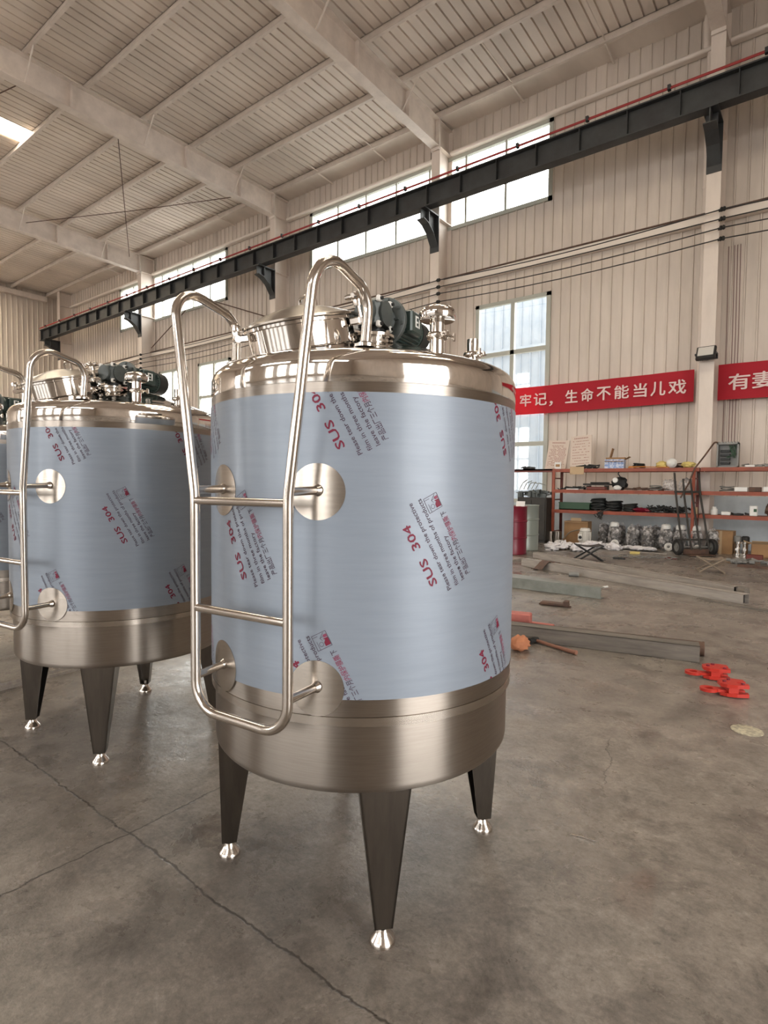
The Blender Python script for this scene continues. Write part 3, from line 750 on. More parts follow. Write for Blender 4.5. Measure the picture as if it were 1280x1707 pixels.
        if big:
            C2 = C @ Matrix.Translation((0, 0, .128))
            q.lathe([(0, -.008), (.014, -.008), (.020, .0), (.016, .010), (0, .012)], 16, 0, C2)
            for sg in (-1, 1): q.tube([(0, sg*.010, 0), (0, sg*.022, .003), (0, sg*.036, .002)], [.008, .009, .0065], 10, 0, C2)
            for sg in (-1, 1): q.tube([(sg*.010, 0, 0), (sg*.022, 0, .003), (sg*.036, 0, .002)], [.008, .009, .0065], 10, 0, C2)
        q.build('clamp', 'tube', mh)
    # mixer drive
    bx, by = .138, -.126; bz = dome_z(math.hypot(bx, by))
    dr = bpy.data.objects.new('mixer_drive', None); COL.objects.link(dr); dr.parent = t; dr.location = (bx, by, bz-.030); dr.rotation_euler = (0, 0, math.radians(90+9)); dr['label'] = 'dark geared mixer motor with round adapter plate'
    # drive frame: x along the motor axis, axis height h
    h = .098
    q = MB(); q.lathe([(.0, -.02), (.055, -.02), (.055, .012), (.05, .016), (.05, .034), (.068, .036), (.068, .044), (0, .044)], 32); 
    for k in range(6):
        a = k*PI/3+.3; q.lathe([(0, .030), (.007, .030), (.007, .052), (0, .052)], 6, 0, Matrix.Translation((.059*math.cos(a), .059*math.sin(a), 0)))
    q.build('mounting_base', 'chrome', dr)
    q = MB(); q.lathe([(.052, .044), (.052, .050), (.036, .054), (.036, .066), (.052, .068), (.0, .069)], 24); q.build('lantern', 'cast_dark', dr)
    q = MB(); q.cbox((0, 0, h+.012), (.086, .082, .092), 0, None, .012); q.lathe([(0, .042), (.037, .042), (.039, .050), (.028, .053), (0, .053)], 24, 0, TR((0, 0, h+.012), PI/2)); q.lathe([(0, .042), (.037, .042), (.039, .050), (.028, .053), (0, .053)], 24, 0, TR((0, 0, h+.012), -PI/2))
    q.lathe([(0, .045), (.036, .045), (.036, .058), (.02, .060), (0, .060)], 24, 0, TR((0, 0, h+.012), 0, -PI/2))
    q.lathe([(.032, .035), (.038, .045), (.044, .066), (.05, .070)], 24, 0, TR((0, 0, h+.012), 0, PI/2))
    for sx in (-1, 1):
        for sy in (-1, 1):
            for sz in (-1, 1):
                q.cbox((sx*.036, sy*.040, h+.012+sz*.039), (.019, .014, .019), 1, None, .003)
                q.lathe([(0, 0), (.0055, 0), (.0055, .008), (0, .008)], 8, 2, TR((sx*.036, sy*.046, h+.012+sz*.039), -sy*PI/2))
    for sy in (-1, 1): q.cbox((.02, sy*.041, h+.02), (.034, .006, .024), 1)
    q.build('gearbox', ['cast', 'fin_white', 'cast_dark'], dr)
    q = MB(); q.lathe([(0, .066), (.060, .066), (.076, .069), (.078, .072), (.078, .083), (.074, .085), (0, .085)], 48, 0, TR((0, 0, h+.012), 0, PI/2))
    for k in range(8):
        a = k*PI/4+.2; q.lathe([(0, .060), (.007, .060), (.007, .091), (0, .091)], 6, 0, TR((0, .067*math.cos(a), h+.012+.067*math.sin(a)), 0, PI/2))
    for k in range(6):
        a = k*PI/3; q.cbox((.064, .040*math.cos(a), h+.012+.040*math.sin(a)), (.01, .006+.03*abs(math.cos(a)), .006+.03*abs(math.sin(a))))
    q.build('adapter_plate', 'cast', dr)
    q = MB(); q.lathe([(0, .084), (.056, .084), (.056, .112), (.050, .114), (.050, .250), (.054, .252), (.054, .262), (0, .262)], 32, 0, TR((0, 0, h+.012), 0, PI/2))
    for k in range(28):
        a = 2*PI*k/28; q.box((.116, -.0015, .049), (.248, .0015, .0575), 0, TR((0, 0, h+.012), a))
    mt = q.build('motor_body', 'motor_green', dr)
    q = MB(); q.cbox((.165, -.058, h+.020), (.085, .036, .075), 0, None, .006); q.build('terminal_box', 'motor_green', mt)
    q = MB(); q.box((.150, -.0775, h+.005), (.158, -.0762, h+.042)); q.box((.158, -.0775, h+.005), (.172, -.0762, h+.010)); q.box((.158, -.0775, h+.020), (.170, -.0762, h+.025)); q.box((.158, -.0775, h+.037), (.172, -.0762, h+.042)); q.box((.176, -.0775, h+.005), (.182, -.0762, h+.042)); q.build('motor_mark', 'white_label', mt, smooth=False)
    q = MB(); q.lathe([(0, .262), (.0565, .262), (.0565, .318), (.050, .326), (.020, .328), (0, .328)], 32, 0, TR((0, 0, h+.012), 0, PI/2)); q.build('fan_cover', 'cast_dark', mt)
    # breather vent
    vx, vy = .395, -.150; vz = dome_z(math.hypot(vx, vy))
    q = MB(); V = Matrix.Translation((vx, vy, vz)); q.lathe([(0, -.02), (.021, -.02), (.021, .108), (0, .108)], 24, 0, V)
    vt = q.build('breather_vent', 'mirror', t)
    q = MB(); q.lathe([(0, .104), (.040, .100), (.050, .098), (.053, .104), (.054, .116), (.050, .126), (.040, .134), (.022, .140), (0, .142)], 36, 0, V); q.build('vent_cap', 'mirror', vt)
    q = MB(); q.lathe([(.021, .044), (.029, .045), (.032, .050), (.032, .056), (.029, .061), (.021, .062)], 24, 0, V); q.cbox((.034, -.012, .053), (.018, .02, .018), 0, V, .003); q.cyl((.034, -.03, .053), (.034, .03, .053), .004, T=V); q.cbox((.036, .034, .053), (.006, .012, .024), 0, V, .002); q.build('clamp', 'tube', vt)
    fx, fy = .386, .075; fz = dome_z(math.hypot(fx, fy))
    q = MB(); V = Matrix.Translation((fx, fy, fz)); q.lathe([(0, -.02), (.017, -.02), (.017, .035), (.018, .062), (.018, .080), (0, .080)], 20, 0, V)
    ft = q.build('inlet_fitting', 'mirror', t)
    q = MB(); q.lathe([(.017, .022), (.027, .023), (.030, .028), (.030, .034), (.027, .039), (.017, .040)], 20, 0, V); q.cbox((.034, 0, .031), (.02, .016, .016), 0, V, .003); q.cyl((.036, -.026, .031), (.036, .022, .031), .0035, T=V); q.cbox((.04, -.026, .033), (.005, .012, .024), 0, V, .002); q.build('clamp', 'tube', ft)
    return t
tank = make_tank(); tank.location = (-1.298, 1.56, 0)
tank2 = dup(tank, None, (-2.97, 1.56, 0), math.radians(1.0), 'stainless steel mixing tank in blue film, second in the row, behind the nearest ladder')
tank3 = dup(tank, None, (-4.72, 1.56, 0), math.radians(-1.0), 'stainless steel mixing tank at the left photo edge, mostly hidden by the second tank')
for o in tank2.children:
    if o.name.startswith('mixer_drive'): o.rotation_euler.z = math.radians(90+14)

# ------------------------------------------------------------------ shelving along the wall
SY0, SY1 = 13.02, 13.58
def shelf_unit(x0, x1, label, posts):
    t = thing('shelf_rack', label, 'shelf', ((x0+x1)/2, (SY0+SY1)/2, 0), 0)
    ox, oy = (x0+x1)/2, (SY0+SY1)/2
    for z in (1.735, 1.255, .785):
        q = MB(); q.box((x0-ox, SY0-oy, z-.075), (x1-ox, SY0-oy+.03, z)); q.box((x0-ox, SY1-oy-.03, z-.075), (x1-ox, SY1-oy, z)); q.build('shelf_beam', 'shelf', t, smooth=False)
        q = MB(); q.box((x0-ox, SY0-oy+.03, z-.03), (x1-ox, SY1-oy-.03, z-.008)); q.build('shelf_board', 'deck', t, smooth=False)
    for xp in posts:
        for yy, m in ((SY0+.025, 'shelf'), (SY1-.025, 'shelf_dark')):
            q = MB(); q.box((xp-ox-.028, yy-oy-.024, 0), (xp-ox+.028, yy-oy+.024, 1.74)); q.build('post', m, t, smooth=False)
        q = MB()
        for z in (.25, 1.0, 1.5): q.box((xp-ox-.012, SY0-oy+.05, z), (xp-ox+.012, SY1-oy-.05, z+.03))
        q.build('side_brace', 'shelf_dark', t, smooth=False)
    return t
shelf_unit(-5.08, -2.02, 'orange red three tier shelf rack left of the hand truck', (-5.05, -2.12))
shelf_unit(-2.0, 1.2, 'orange red three tier shelf rack behind and right of the hand truck', (1.1,))
q = MB(); q.box((-6.6, 13.05, 1.70), (-5.09, 13.40, 1.735)); q.box((-6.6, 13.05, 1.66), (-5.09, 13.08, 1.735)); q.box((-6.55, 13.1, 0), (-6.5, 13.35, 1.70)); q.box((-5.2, 13.3, 0), (-5.15, 13.35, 1.70))
tag(q.build('shelf_board', 'shelf_dark', smooth=False), 'dark red shelf board continuing left in front of the tall window', 'shelf')
Z3, Z2, Z1 = 1.736, 1.256, .786

def put(o, x, y, z, rz=0):
    o.location = (x, y, z); o.rotation_euler = (0, 0, rz); return o
def single(name, mb, m, label, cat, x, y, z, rz=0, group=None, smooth=True):
    return put(tag(mb.build(name, m, smooth=smooth), label, cat, group), x, y, z, rz)

# notice boards leaning on the wall side of the top shelf
def board(name, w, h, label, x, y, tilt, rz, rows, lean):
    t = thing(name, label, 'sign', (x, y, Z3), rz)
    T = TR((0, 0, 0), math.radians(-lean), math.radians(tilt))
    q = MB(); q.box((-w/2, 0, .0), (w/2, .025, h), 0, T); q.build('panel', 'board', t, smooth=False)
    q = MB(); rr = random.Random(rows)
    for k in range(9): q.box((-.16+k*.036, -.002, h-.075), (-.16+k*.036+.022, .001, h-.05), 0, T)
    for r in range(rows):
        z = h-.14-r*(h-.2)/rows; x0 = -w/2+.045
        while x0 < w/2-.07:
            l = rr.uniform(.015, .05)
            if rr.random() < .8: q.box((x0, -.002, z), (min(x0+l, w/2-.04), .001, z+.011), 0, T)
            x0 += l+.012
    q.build('print_rows', 'board_text', t, smooth=False); return t
board('notice_board', .50, .72, 'pinkish notice board with dense brown print, left of two on the shelf', -5.13, 13.30, 2.5, 0, 17, 14)
board('notice_board', .48, .82, 'taller notice board with sparse print leaning right of the dense one', -4.52, 13.30, -4, .05, 9, 15)
q = MB(); q.box((-.075, -.01, 0), (.075, .01, .16)); o = tag(q.build('sign_frame', 'white', smooth=False), 'small white framed sign standing before the left notice board', 'sign'); put(o, -4.99, 13.12, Z3)
q = MB(); q.box((-.05, -.013, .05), (.05, -.0101, .11)); q.build('picture', 'card', o, smooth=False)
q = MB(); q.box((-.16, 0, -.13), (.16, .006, .045)); single('cardboard_sheet', q, 'card_pale', 'flap of brown card hanging over the top shelf edge', 'cardboard', -4.50, 13.005, Z3, 0, smooth=False)
# open carton with blue print
t = thing('carton', 'blue and white carton with raised brown flap on the top shelf', 'box', (-3.73, 13.25, Z3), .12)
q = MB(); q.box((-.2, -.14, 0), (.2, .14, .20)); q.build('box_body', 'blue_box', t, smooth=False)
q = MB(); q.box((-.2, -.145, .20), (.2, .0, .206), 0, TR((0, 0, -.01), math.radians(14))); q.box((.0, -.14, 0), (.006, .14, .12), 0, TR((.2, 0, .2), 0, math.radians(60))); q.box((-.21, -.13, .2), (-.20, .13, .41), 0, TR((.05, 0, .0), 0, math.radians(14))); q.box((-.2, 0, .21), (.2, .14, .25)); q.build('flap', 'card', t, smooth=False)
def cluster(seed, n, w, d, h, kinds):              # one loose tangle (a single thing that nobody could take apart by eye)
    rr = random.Random(seed); q = MB()
    for k in range(n):
        x, y = rr.uniform(-w/2, w/2), rr.uniform(-d/2, d/2)
        kd = rr.choice(kinds)
        if kd == 'b': q.cbox((x, y, rr.uniform(.02, h*.5)), (rr.uniform(.04, .12), rr.uniform(.03, .10), rr.uniform(.03, h*.7)), 0, None, .004)
        elif kd == 't':
            a = rr.uniform(0, PI); l = rr.uniform(.06, .16); z = rr.uniform(.015, h*.6); q.cyl((x-l*math.cos(a), y-l*math.sin(a)*.4, z), (x+l*math.cos(a), y+l*math.sin(a)*.4, z+rr.uniform(-.01, .04)), rr.uniform(.008, .022), n=8)
        else:
            r = rr.uniform(.04, .09); z = rr.uniform(.01, h-.02); q.tube([(x+r*math.cos(2*PI*i/14), y+r*.7*math.sin(2*PI*i/14), z+.015*math.sin(i)) for i in range(14)], rr.uniform(.006, .011), 6, closed=True)
    return q
def coil(r, n, tr, h, seed, squash=.8):
    rr = random.Random(seed); P = []
    for k in range(n*16):
        a = 2*PI*k/16; R = r*(1+.12*math.sin(a*.37+seed)+.05*rr.uniform(-1, 1)); P.append((R*math.cos(a), R*squash*math.sin(a), tr+h*(k/(n*16))+.012*math.sin(a*1.3+seed)))
    q = MB(); q.tube(P, tr, 7); return q
# ---- top shelf, left to right
single('tool_pile', cluster(3, 14, .26, .18, .07, 'btt'), 'blackish', 'small dark tools lying at the left end of the top shelf', 'tools', -5.75, 13.22, 1.736)
single('cable_bundle', cluster(5, 26, .5, .16, .10, 'tcc'), 'black_cable', 'black cable bundle in front of the two notice boards', 'cable', -4.35, 13.13, Z3)
single('cable_tangle', coil(.11, 5, .012, .09, 2), 'black_cable', 'spiky black cable tangle right of the blue carton', 'cable', -3.22, 13.22, Z3)
q = MB()
for k in range(5): q.tube([(-.38, -.05+.02*k, .012+.006*k), (-.1, .0+.01*k, .03), (.2, -.03+.02*k, .018), (.42, .02, .014)], .009, 6)
single('strap_bundle', q, 'orange', 'flat bundle of orange straps on the top shelf', 'strap', -3.02, 13.10, Z3)
single('work_glove', MB().blob((0, 0, .07), (.11, .08, .075), 4, .3), 'yellow', 'crumpled yellow cloth, left of two on the top shelf', 'cloth', -2.76, 13.2, Z3)
q = MB(); q.lathe([(0, .0), (.10, .0), (.104, .012), (.085, .05), (.05, .085), (0, .095)], 20, 0, TR((0, 0, .10), PI/2)); single('tape_roll', q, 'white', 'round pale roll standing between yellow cloths', 'roll', -2.56, 13.16, Z3)
single('tool_bag', cluster(9, 18, .34, .2, .15, 'bbt'), 'brown', 'brown heap of tools behind the round pale roll', 'tools', -2.50, 13.36, Z3)
single('work_cloth', MB().blob((0, 0, .06), (.13, .09, .062), 9, .3), 'yellow', 'crumpled yellow cloth, right of two on the top shelf', 'cloth', -2.25, 13.18, Z3)
# open controller box
t = thing('controller_box', 'open grey electrical controller box with exposed wiring on the top shelf', 'electrical box', (-1.58, 13.35, Z3), 0)
q = MB(); a, b, h, d = .19, .165, .50, .2
q.box((-a, d-.02, 0), (a, d, h)); q.box((-a, 0, 0), (-b, d, h)); q.box((b, 0, 0), (a, d, h)); q.box((-a, 0, 0), (a, d, .03)); q.box((-a, 0, h-.03), (a, d, h)); q.build('box_shell', 'grey', t, smooth=False)
q = MB()
for k in range(7): q.cbox((-a+.03+k*.053, .06, h+.012), (.03, .08, .03))
q.build('cable_gland', 'grey', t, smooth=False)
q = MB()
for k, z in enumerate((.08, .16, .24, .32)): q.cbox((-.05, .12, z+.02), (.17, .07, .05), 0, None, .006); q.cbox((-.05, .082, z+.02), (.15, .006, .018))
q.build('circuit_block', 'cast_dark', t)
q = MB(); rr = random.Random(4)
for k in range(9): q.tube([(rr.uniform(0, .14), .10, .45), (rr.uniform(.02, .15), .06, .38), (rr.uniform(.05, .15), .07, .28), (rr.uniform(-.05, .14), .09, .2)], .006, 6)
q.build('wiring', 'dark_green', t)
q = MB(); q.tube(fillet([(-.17, .1, .51), (-.24, .05, .53), (-.36, -.25, .25), (-.52, -.40, -.03), (-.60, -.42, -.3), (-.75, -.43, -.62)], .12, 6), .016, 8); q.build('power_lead', 'brown', t)
single('tool_pile', cluster(21, 14, .5, .2, .06, 'tb'), 'grey', 'low grey scraps on the top shelf right of the controller box', 'tools', -1.02, 13.2, Z3)
single('paper_pack', MB().cbox((0, 0, .02), (.16, .12, .04), ch=.004), 'white', 'white packet on the top shelf near the photo edge', 'packet', -1.17, 13.12, Z3)
# ---- middle shelf
q = MB(); q.cbox((0, 0, .012), (.28, .1, .024)); single('flat_bar', q, 'white', 'white flat strip at the left end of the middle shelf', 'bar', -4.62, 13.12, Z2)
single('cable_bundle', cluster(31, 26, .56, .3, .09, 'tcb'), 'black_cable', 'low black cable heap on the middle shelf by the left post', 'cable', -4.68, 13.3, Z2)
q = MB(); q.cbox((0, 0, .125), (.62, .2, .035), ch=.01); q.cbox((0.05, 0, .16), (.40, .16, .03), ch=.01); q.cbox((-.2, 0, .05), (.06, .16, .1)); q.cbox((.2, 0, .05), (.06, .16, .1)); single('tool_case', q, 'blackish', 'flat black tool case on blocks on the middle shelf', 'case', -4.12, 13.32, Z2)
q = MB(); q.cbox((0, 0, .035), (.42, .14, .07), ch=.012); single('tray', q, 'shelf_dark', 'dark purple red tray under the black tool case', 'tray', -4.08, 13.12, Z2)
t = thing('hoist', 'black hoist with white round lamp and cable in mid shelf', 'hoist', (-3.62, 13.22, Z2))
MB().blob((0, .04, .15), (.17, .12, .15), 3, .2).build('hoist_body', 'blackish', t)
MB().lathe([(0, 0), (.05, 0), (.06, .02), (.055, .05), (0, .055)], 20, 0, TR((-.06, -.075, .22), PI/2)).build('lamp', 'white', t)
MB().tube([(.02, .02, .28), (-.03, .0, .36), (.0, .0, .44)], .012, 8).build('hook', 'blackish', t)
q = MB(); q.blob((0, 0, .05), (.09, .06, .055), 6, .15); single('plastic_bottle', q, 'white', 'white plastic jug lying in front of the black hoist', 'bottle', -3.62, 13.08, Z2)
single('tool_pile', cluster(41, 22, .7, .22, .07, 'tbt'), 'brown', 'low brown tools on the middle shelf right of the hoist', 'tools', -3.08, 13.2, Z2)
def bag(rx, rz_, seed, label, x, y, z, m='wrap'):
    return single('plastic_bag', MB().blob((0, 0, rz_*.86), (rx, rx*.7, rz_), seed, .3, 20), m, label, 'bag', x, y, z)
bag(.14, .13, 3, 'clear plastic bag of parts, left of two on the middle shelf', -2.60, 13.25, Z2)
bag(.15, .14, 8, 'clear plastic bag of parts, right of two on the middle shelf', -2.28, 13.25, Z2)
single('cable_loop', coil(.13, 3, .009, .10, 5, .6), 'grey', 'grey wire loop left of the clear bags on the middle shelf', 'wire', -2.86, 13.16, Z2)
single('cable_loop', coil(.12, 3, .009, .10, 7, .6), 'grey', 'grey wire loop on the middle shelf below the controller box', 'wire', -1.55, 13.2, Z2)
q = MB(); q.cbox((0, 0, .045), (.22, .16, .09), ch=.008); single('small_box', q, 'white', 'white flat box on the middle shelf, left of the dark box', 'box', -1.30, 13.15, Z2)
q = MB(); q.cbox((0, 0, .045), (.2, .16, .09), ch=.008); single('small_box', q, 'brown', 'dark brown flat box between two white boxes', 'box', -1.07, 13.15, Z2)
q = MB(); q.cbox((0, 0, .05), (.2, .16, .10), ch=.008); single('small_box', q, 'white', 'white flat box on the middle shelf at the photo edge', 'box', -.84, 13.15, Z2)
# ---- bottom shelf
q = MB(); q.box((-.36, -.16, 0), (.36, .16, .02)); q.box((-.36, -.16, 0), (.36, -.145, .17)); q.box((-.36, .145, 0), (.36, .16, .17)); q.box((-.36, -.16, 0), (-.345, .16, .17)); q.box((.345, -.16, 0), (.36, .16, .17)); q.box((-.37, -.165, .15), (.37, -.15, .175))
single('crate', q, 'dark_green', 'dark green open crate on the bottom shelf by the left post', 'crate', -4.58, 13.28, Z1, smooth=False)
for k, (x, r, lab) in enumerate(((-4.06, .16, 'black cable coil right of the green crate'), (-3.72, .165, 'black cable coil, second right of the green crate'), (-3.38, .16, 'black cable coil left of the red sling'))):
    single('cable_coil', coil(r, 10, .016, .25-.05*k, k+3), 'black_cable', lab, 'cable', x, 13.24, Z1, k)
q = MB(); rr = random.Random(3)
for k in range(9): q.tube([(rr.uniform(-.2, .1), .02, .04), (rr.uniform(-.15, .15), -.16, .03), (rr.uniform(-.15, .1), -.26, -.08), (rr.uniform(-.1, .1), -.25, -rr.uniform(.12, .2))], .010, 6)
single('hanging_cable', q, 'black_cable', 'black cables hanging over the bottom shelf edge', 'cable', -3.95, 13.22, Z1)
single('lifting_sling', MB().blob((0, 0, .045), (.2, .1, .05), 12, .3), 'crimson_drum', 'dark red lifting sling folded on the bottom shelf', 'sling', -3.12, 13.14, Z1)
single('cable_bundle', cluster(55, 70, .9, .30, .16, 'cct'), 'black_cable', 'long black hose heap on the bottom shelf left of the hand truck', 'cable', -2.62, 13.24, Z1)
q = MB(); q.cbox((0, 0, .07), (.10, .08, .14)); single('small_box', q, 'card_pale', 'small upright pale box behind the hand truck rails', 'box', -2.1, 13.15, Z1)
q = MB(); q.lathe([(0, 0), (.06, 0), (.06, .11), (.035, .13), (.035, .16), (0, .16)], 18); single('plastic_bottle', q, 'white', 'white bottle on the bottom shelf right of the hand truck', 'bottle', -1.75, 13.15, Z1)
q = MB(); q.cbox((0, 0, .035), (.16, .1, .07), ch=.01); single('small_box', q, 'white', 'low white box beside the bottle on the bottom shelf', 'box', -1.54, 13.1, Z1)
single('tool_pile', cluster(61, 12, .34, .2, .06, 'tb'), 'blackish', 'low black fittings on the bottom shelf right of the white box', 'tools', -1.30, 13.2, Z1)
q = MB(); q.cbox((0, 0, .1), (.13, .1, .20), ch=.01); q.cbox((.03, -.052, .11), (.05, .004, .06), 1); single('small_box', q, ['white', 'dark_green'], 'white upright box with green mark on the bottom shelf', 'box', -1.08, 13.12, Z1)
single('machine_part', MB().blob((0, 0, .13), (.13, .12, .13), 15, .3), 'brown', 'dark rusty casting on the bottom shelf at the photo edge', 'casting', -.78, 13.25, Z1)

# ------------------------------------------------------------------ under and in front of the shelves
t = thing('cabinet', 'dark brown steel cabinet left of the shelf rack', 'cabinet', (-5.45, 12.95, 0))
q = MB(); q.cbox((0, 0, .56), (.72, .46, 1.0), ch=.012); q.cbox((0, 0, .03), (.66, .40, .06)); q.build('cabinet_body', 'dark_cab', t)
q = MB(); q.box((-.33, -.245, .1), (-.01, -.231, 1.0)); q.box((.01, -.245, .1), (.33, -.231, 1.0)); q.build('door', 'dark_cab', t, smooth=False)
q = MB(); q.box((-.22, -.249, .60), (.14, -.246, .63)); q.build('label_strip', 'grey', t, smooth=False)
single('machine_part', cluster(71, 40, .7, .34, .26, 'bbt'), 'cast', 'dark machine parts piled on top of the brown cabinet', 'machine parts', -5.45, 12.95, 1.061)
q = MB()
for k in range(5): q.tube([(-.2+.1*k, 0, .1), (-.12+.1*k, 0, .25), (.0+.11*k, 0, .33-.03*k)], .011, 6)
single('rod_bundle', q, 'galv', 'thin green grey rods sticking up from the parts on the cabinet', 'rods', -5.65, 12.92, 1.15)
def drum(m, label, x, y, r=.285, h=.93):
    q = MB(); pr = [(0, .02), (r-.02, .02), (r, .0), (r+.008, .006), (r, .02), (r, .29)]
    for z in (.30, .62):
        pr += [(r, z), (r+.012, z+.012), (r+.012, z+.024), (r, z+.036)]
    pr += [(r, h-.02), (r+.008, h-.008), (r, h), (r-.015, h-.004), (r-.02, h-.02), (0, h-.02)]
    q.lathe(pr, 40); q.lathe([(0, h-.02), (.035, h-.02), (.035, h), (0, h)], 14, 0, Matrix.Translation((.16, 0, 0)))
    return single('oil_drum', q, m, label, 'drum', x, y, 0)
drum('crimson_drum', 'crimson steel drum standing beside the nearest tank', -4.83, 10.35)
drum('grey_drum', 'grey green steel drum behind the crimson drum', -4.95, 11.22)
q = MB(); q.box((-.09, -.003, 0), (.09, .003, .10), 0, TR((0, 0, 0), math.radians(-12))); single('paper_sheet', q, 'white', 'white paper sheet standing on the crimson drum', 'paper', -4.66, 10.34, .927, smooth=False)
q = MB()
for xx in (-.09, .09): q.lathe([(0, 0), (.085, 0), (.088, .006), (.088, .27), (.082, .275), (.078, .262), (0, .262)], 24, 0, Matrix.Translation((xx, 0, 0)))
single('steel_can', q, 'brushed', 'pair of joined steel cans on the floor under the shelf', 'can', -5.0, 13.0, 0)
t = thing('carton', 'large brown carton on the floor behind the yellow hose', 'box', (-4.55, 13.32, 0), .05)
q = MB(); q.box((-.27, -.16, 0), (.27, .16, .52)); q.build('box_body', 'card', t, smooth=False)
q = MB(); q.box((-.12, -.164, .53), (.12, -.158, .60)); q.box((-.27, -.22, .50), (.27, -.158, .505), 0, TR((0, 0, 0), 0)); q.build('flap', 'card_pale', t, smooth=False)
q = MB(); q.tube(fillet([(-.3, 0, .012), (-.28, -.02, .1), (-.12, -.04, .28), (.12, -.05, .35), (.3, -.04, .30)], .2, 6), .014, 8); single('hose', q, 'tan', 'tan hose curving up in front of the large carton', 'hose', -4.50, 13.02, 0)
# motors waiting under the shelf
def wrapped_motor(kind):
    t = thing('wrapped_motor', '', 'motor', (0, 0, 0))
    q = MB(); q.lathe([(0, 0), (.10, 0), (.10, .02), (.07, .03), (.07, .12), (.105, .13), (.105, .15), (.085, .16), (.085, .36), (.09, .37), (.09, .44), (.06, .46), (0, .46)], 22)
    for k in range(16):
        a = 2*PI*k/16; q.box((.084, -.003, .17), (.098, .003, .35), 0, Matrix.Rotation(a, 4, 'Z'))
    q.cbox((0, -.10, .26), (.10, .07, .09), ch=.01); q.build('motor_body', 'motor_grey', t)
    q = MB(); q.lathe([(.05, 0), (.085, .01), (.085, .03), (.05, .04), (.03, .03), (.03, .01), (.05, 0)], 20, 0, TR((.02, -.10, .085), PI/2)); q.build('flange', 'fin_white' if kind else 'motor_grey', t)
    if kind == 1:
        q = MB(); q.lathe([(0, .452), (.092, .452), (.095, .47), (.088, .53), (.06, .55), (0, .553)], 22); q.build('fan_cap', 'white', t)
    MB().blob((0, -.01, .25), (.128, .128, .275), 5+kind*4, .22, 26, fq=2.4).build('plastic_wrap', 'wrap', t)
    return t
mot = [wrapped_motor(0), wrapped_motor(1)]
spots = [(-3.97, 13.42, 0, 'grey motor in clear plastic right of the white motor, back row'), (-3.66, 13.10, 1, 'white capped motor in clear plastic, first white cap from the left'),
         (-3.62, 13.45, 0, 'plastic wrapped motor behind the first white capped motor'), (-3.30, 13.15, 0, 'tall plastic wrapped motor right of the first white cap'),
         (-3.25, 13.47, 0, 'plastic wrapped motor, third in the back row under the shelf'), (-2.97, 13.10, 0, 'bulky plastic wrapped motor at the middle of the row'),
         (-2.62, 13.12, 1, 'white capped motor in clear plastic, just left of the hand truck'), (-2.88, 13.45, 0, 'plastic wrapped motor in the back row left of the hand truck'),
         (-2.34, 13.12, 1, 'white capped motor seen through the left rails of the hand truck'), (-2.06, 13.10, 1, 'white capped motor seen through the middle of the hand truck'),
         (-1.76, 13.14, 0, 'plastic wrapped motor seen past the right rail of the hand truck'), (-2.45, 13.46, 0, 'plastic wrapped motor in the back row behind the hand truck')]
used = set()
for k, (x, y, kd, lab) in enumerate(spots):
    a = (k*.9) % 1.4-.7
    if kd not in used: used.add(kd); o = mot[kd]; put(o, x, y, .0, a); tag(o, lab, 'motor', 'plastic wrapped motors under the shelf')
    else: dup(mot[kd], None, (x, y, 0), a, lab, 'plastic wrapped motors under the shelf')
t = thing('bare_motor', 'off white finned motor without wrapping in front of the large carton', 'motor', (-4.20, 12.78, 0), .3)
q = MB(); q.lathe([(0, 0), (.13, 0), (.13, .03), (.10, .04), (.10, .33), (.115, .34), (.115, .36), (.09, .40), (0, .41)], 24)
for k in range(20): q.box((.098, -.004, .05), (.128, .004, .32), 0, Matrix.Rotation(2*PI*k/20, 4, 'Z'))
q.build('motor_body', 'fin_white', t)
q = MB(); q.cbox((-.10, -.06, .2), (.1, .1, .16), ch=.015); q.build('terminal_box', 'fin_white', t)
q = MB()
for k in range(6): q.lathe([(0, 0), (.02, 0), (.02, .03), (0, .035)], 8, 0, Matrix.Translation((.085*math.cos(k*PI/3), .085*math.sin(k*PI/3), .36)))
q.build('bolt_head', 'fin_white', t)
MB().lathe([(0, 0), (.035, 0), (.035, .02), (0, .02)], 16, 0, TR((-.10, -.108, .2), PI/2)).build('port', 'cast_dark', t)
t = thing('carton', 'brown carton on the floor right of the hand truck', 'box', (-1.60, 13.40, 0), -.05)
MB().box((-.19, -.16, 0), (.19, .16, .46)).build('box_body', 'card', t, smooth=False)
q = MB(); q.box((-.20, -.05, .46), (.2, .02, .465)); q.box((-.05, -.163, 0), (.0, -.16, .46)); q.build('tape', 'card_pale', t, smooth=False)
for k, (x, lab) in enumerate(((-1.33, 'steel pump standing right of the brown carton, left of two'), (-1.20, 'steel pump with blue cap, right of two pumps on the floor'))):
    t = thing('pump', lab, 'pump', (x, 13.2, 0), 0, 'small pumps under the shelf')
    q = MB(); q.lathe([(0, 0), (.07, 0), (.07, .03), (.05, .04), (.05, .22), (.075, .23), (.075, .27), (0, .27)], 18); q.build('pump_body', 'chrome', t)
    q = MB(); q.lathe([(0, .27), (.07, .27), (.07, .36), (.05, .38), (0, .38)], 18); q.build('motor_cap', 'grey' if k == 0 else 'blackish', t)
    q = MB(); q.cyl((0, -.04, .12), (0, -.11, .12), .03, n=14); q.build('port', 'chrome', t)
t = thing('carton', 'open brown carton on the floor at the right photo edge', 'box', (-.85, 13.1, 0), .1)
q = MB(); q.box((-.24, -.2, 0), (.24, .2, .02)); q.box((-.24, -.2, 0), (.24, -.19, .26)); q.box((-.24, .19, 0), (.24, .2, .26)); q.box((-.24, -.2, 0), (-.23, .2, .26)); q.box((.23, -.2, 0), (.24, .2, .26)); q.build('box_body', 'card', t, smooth=False)
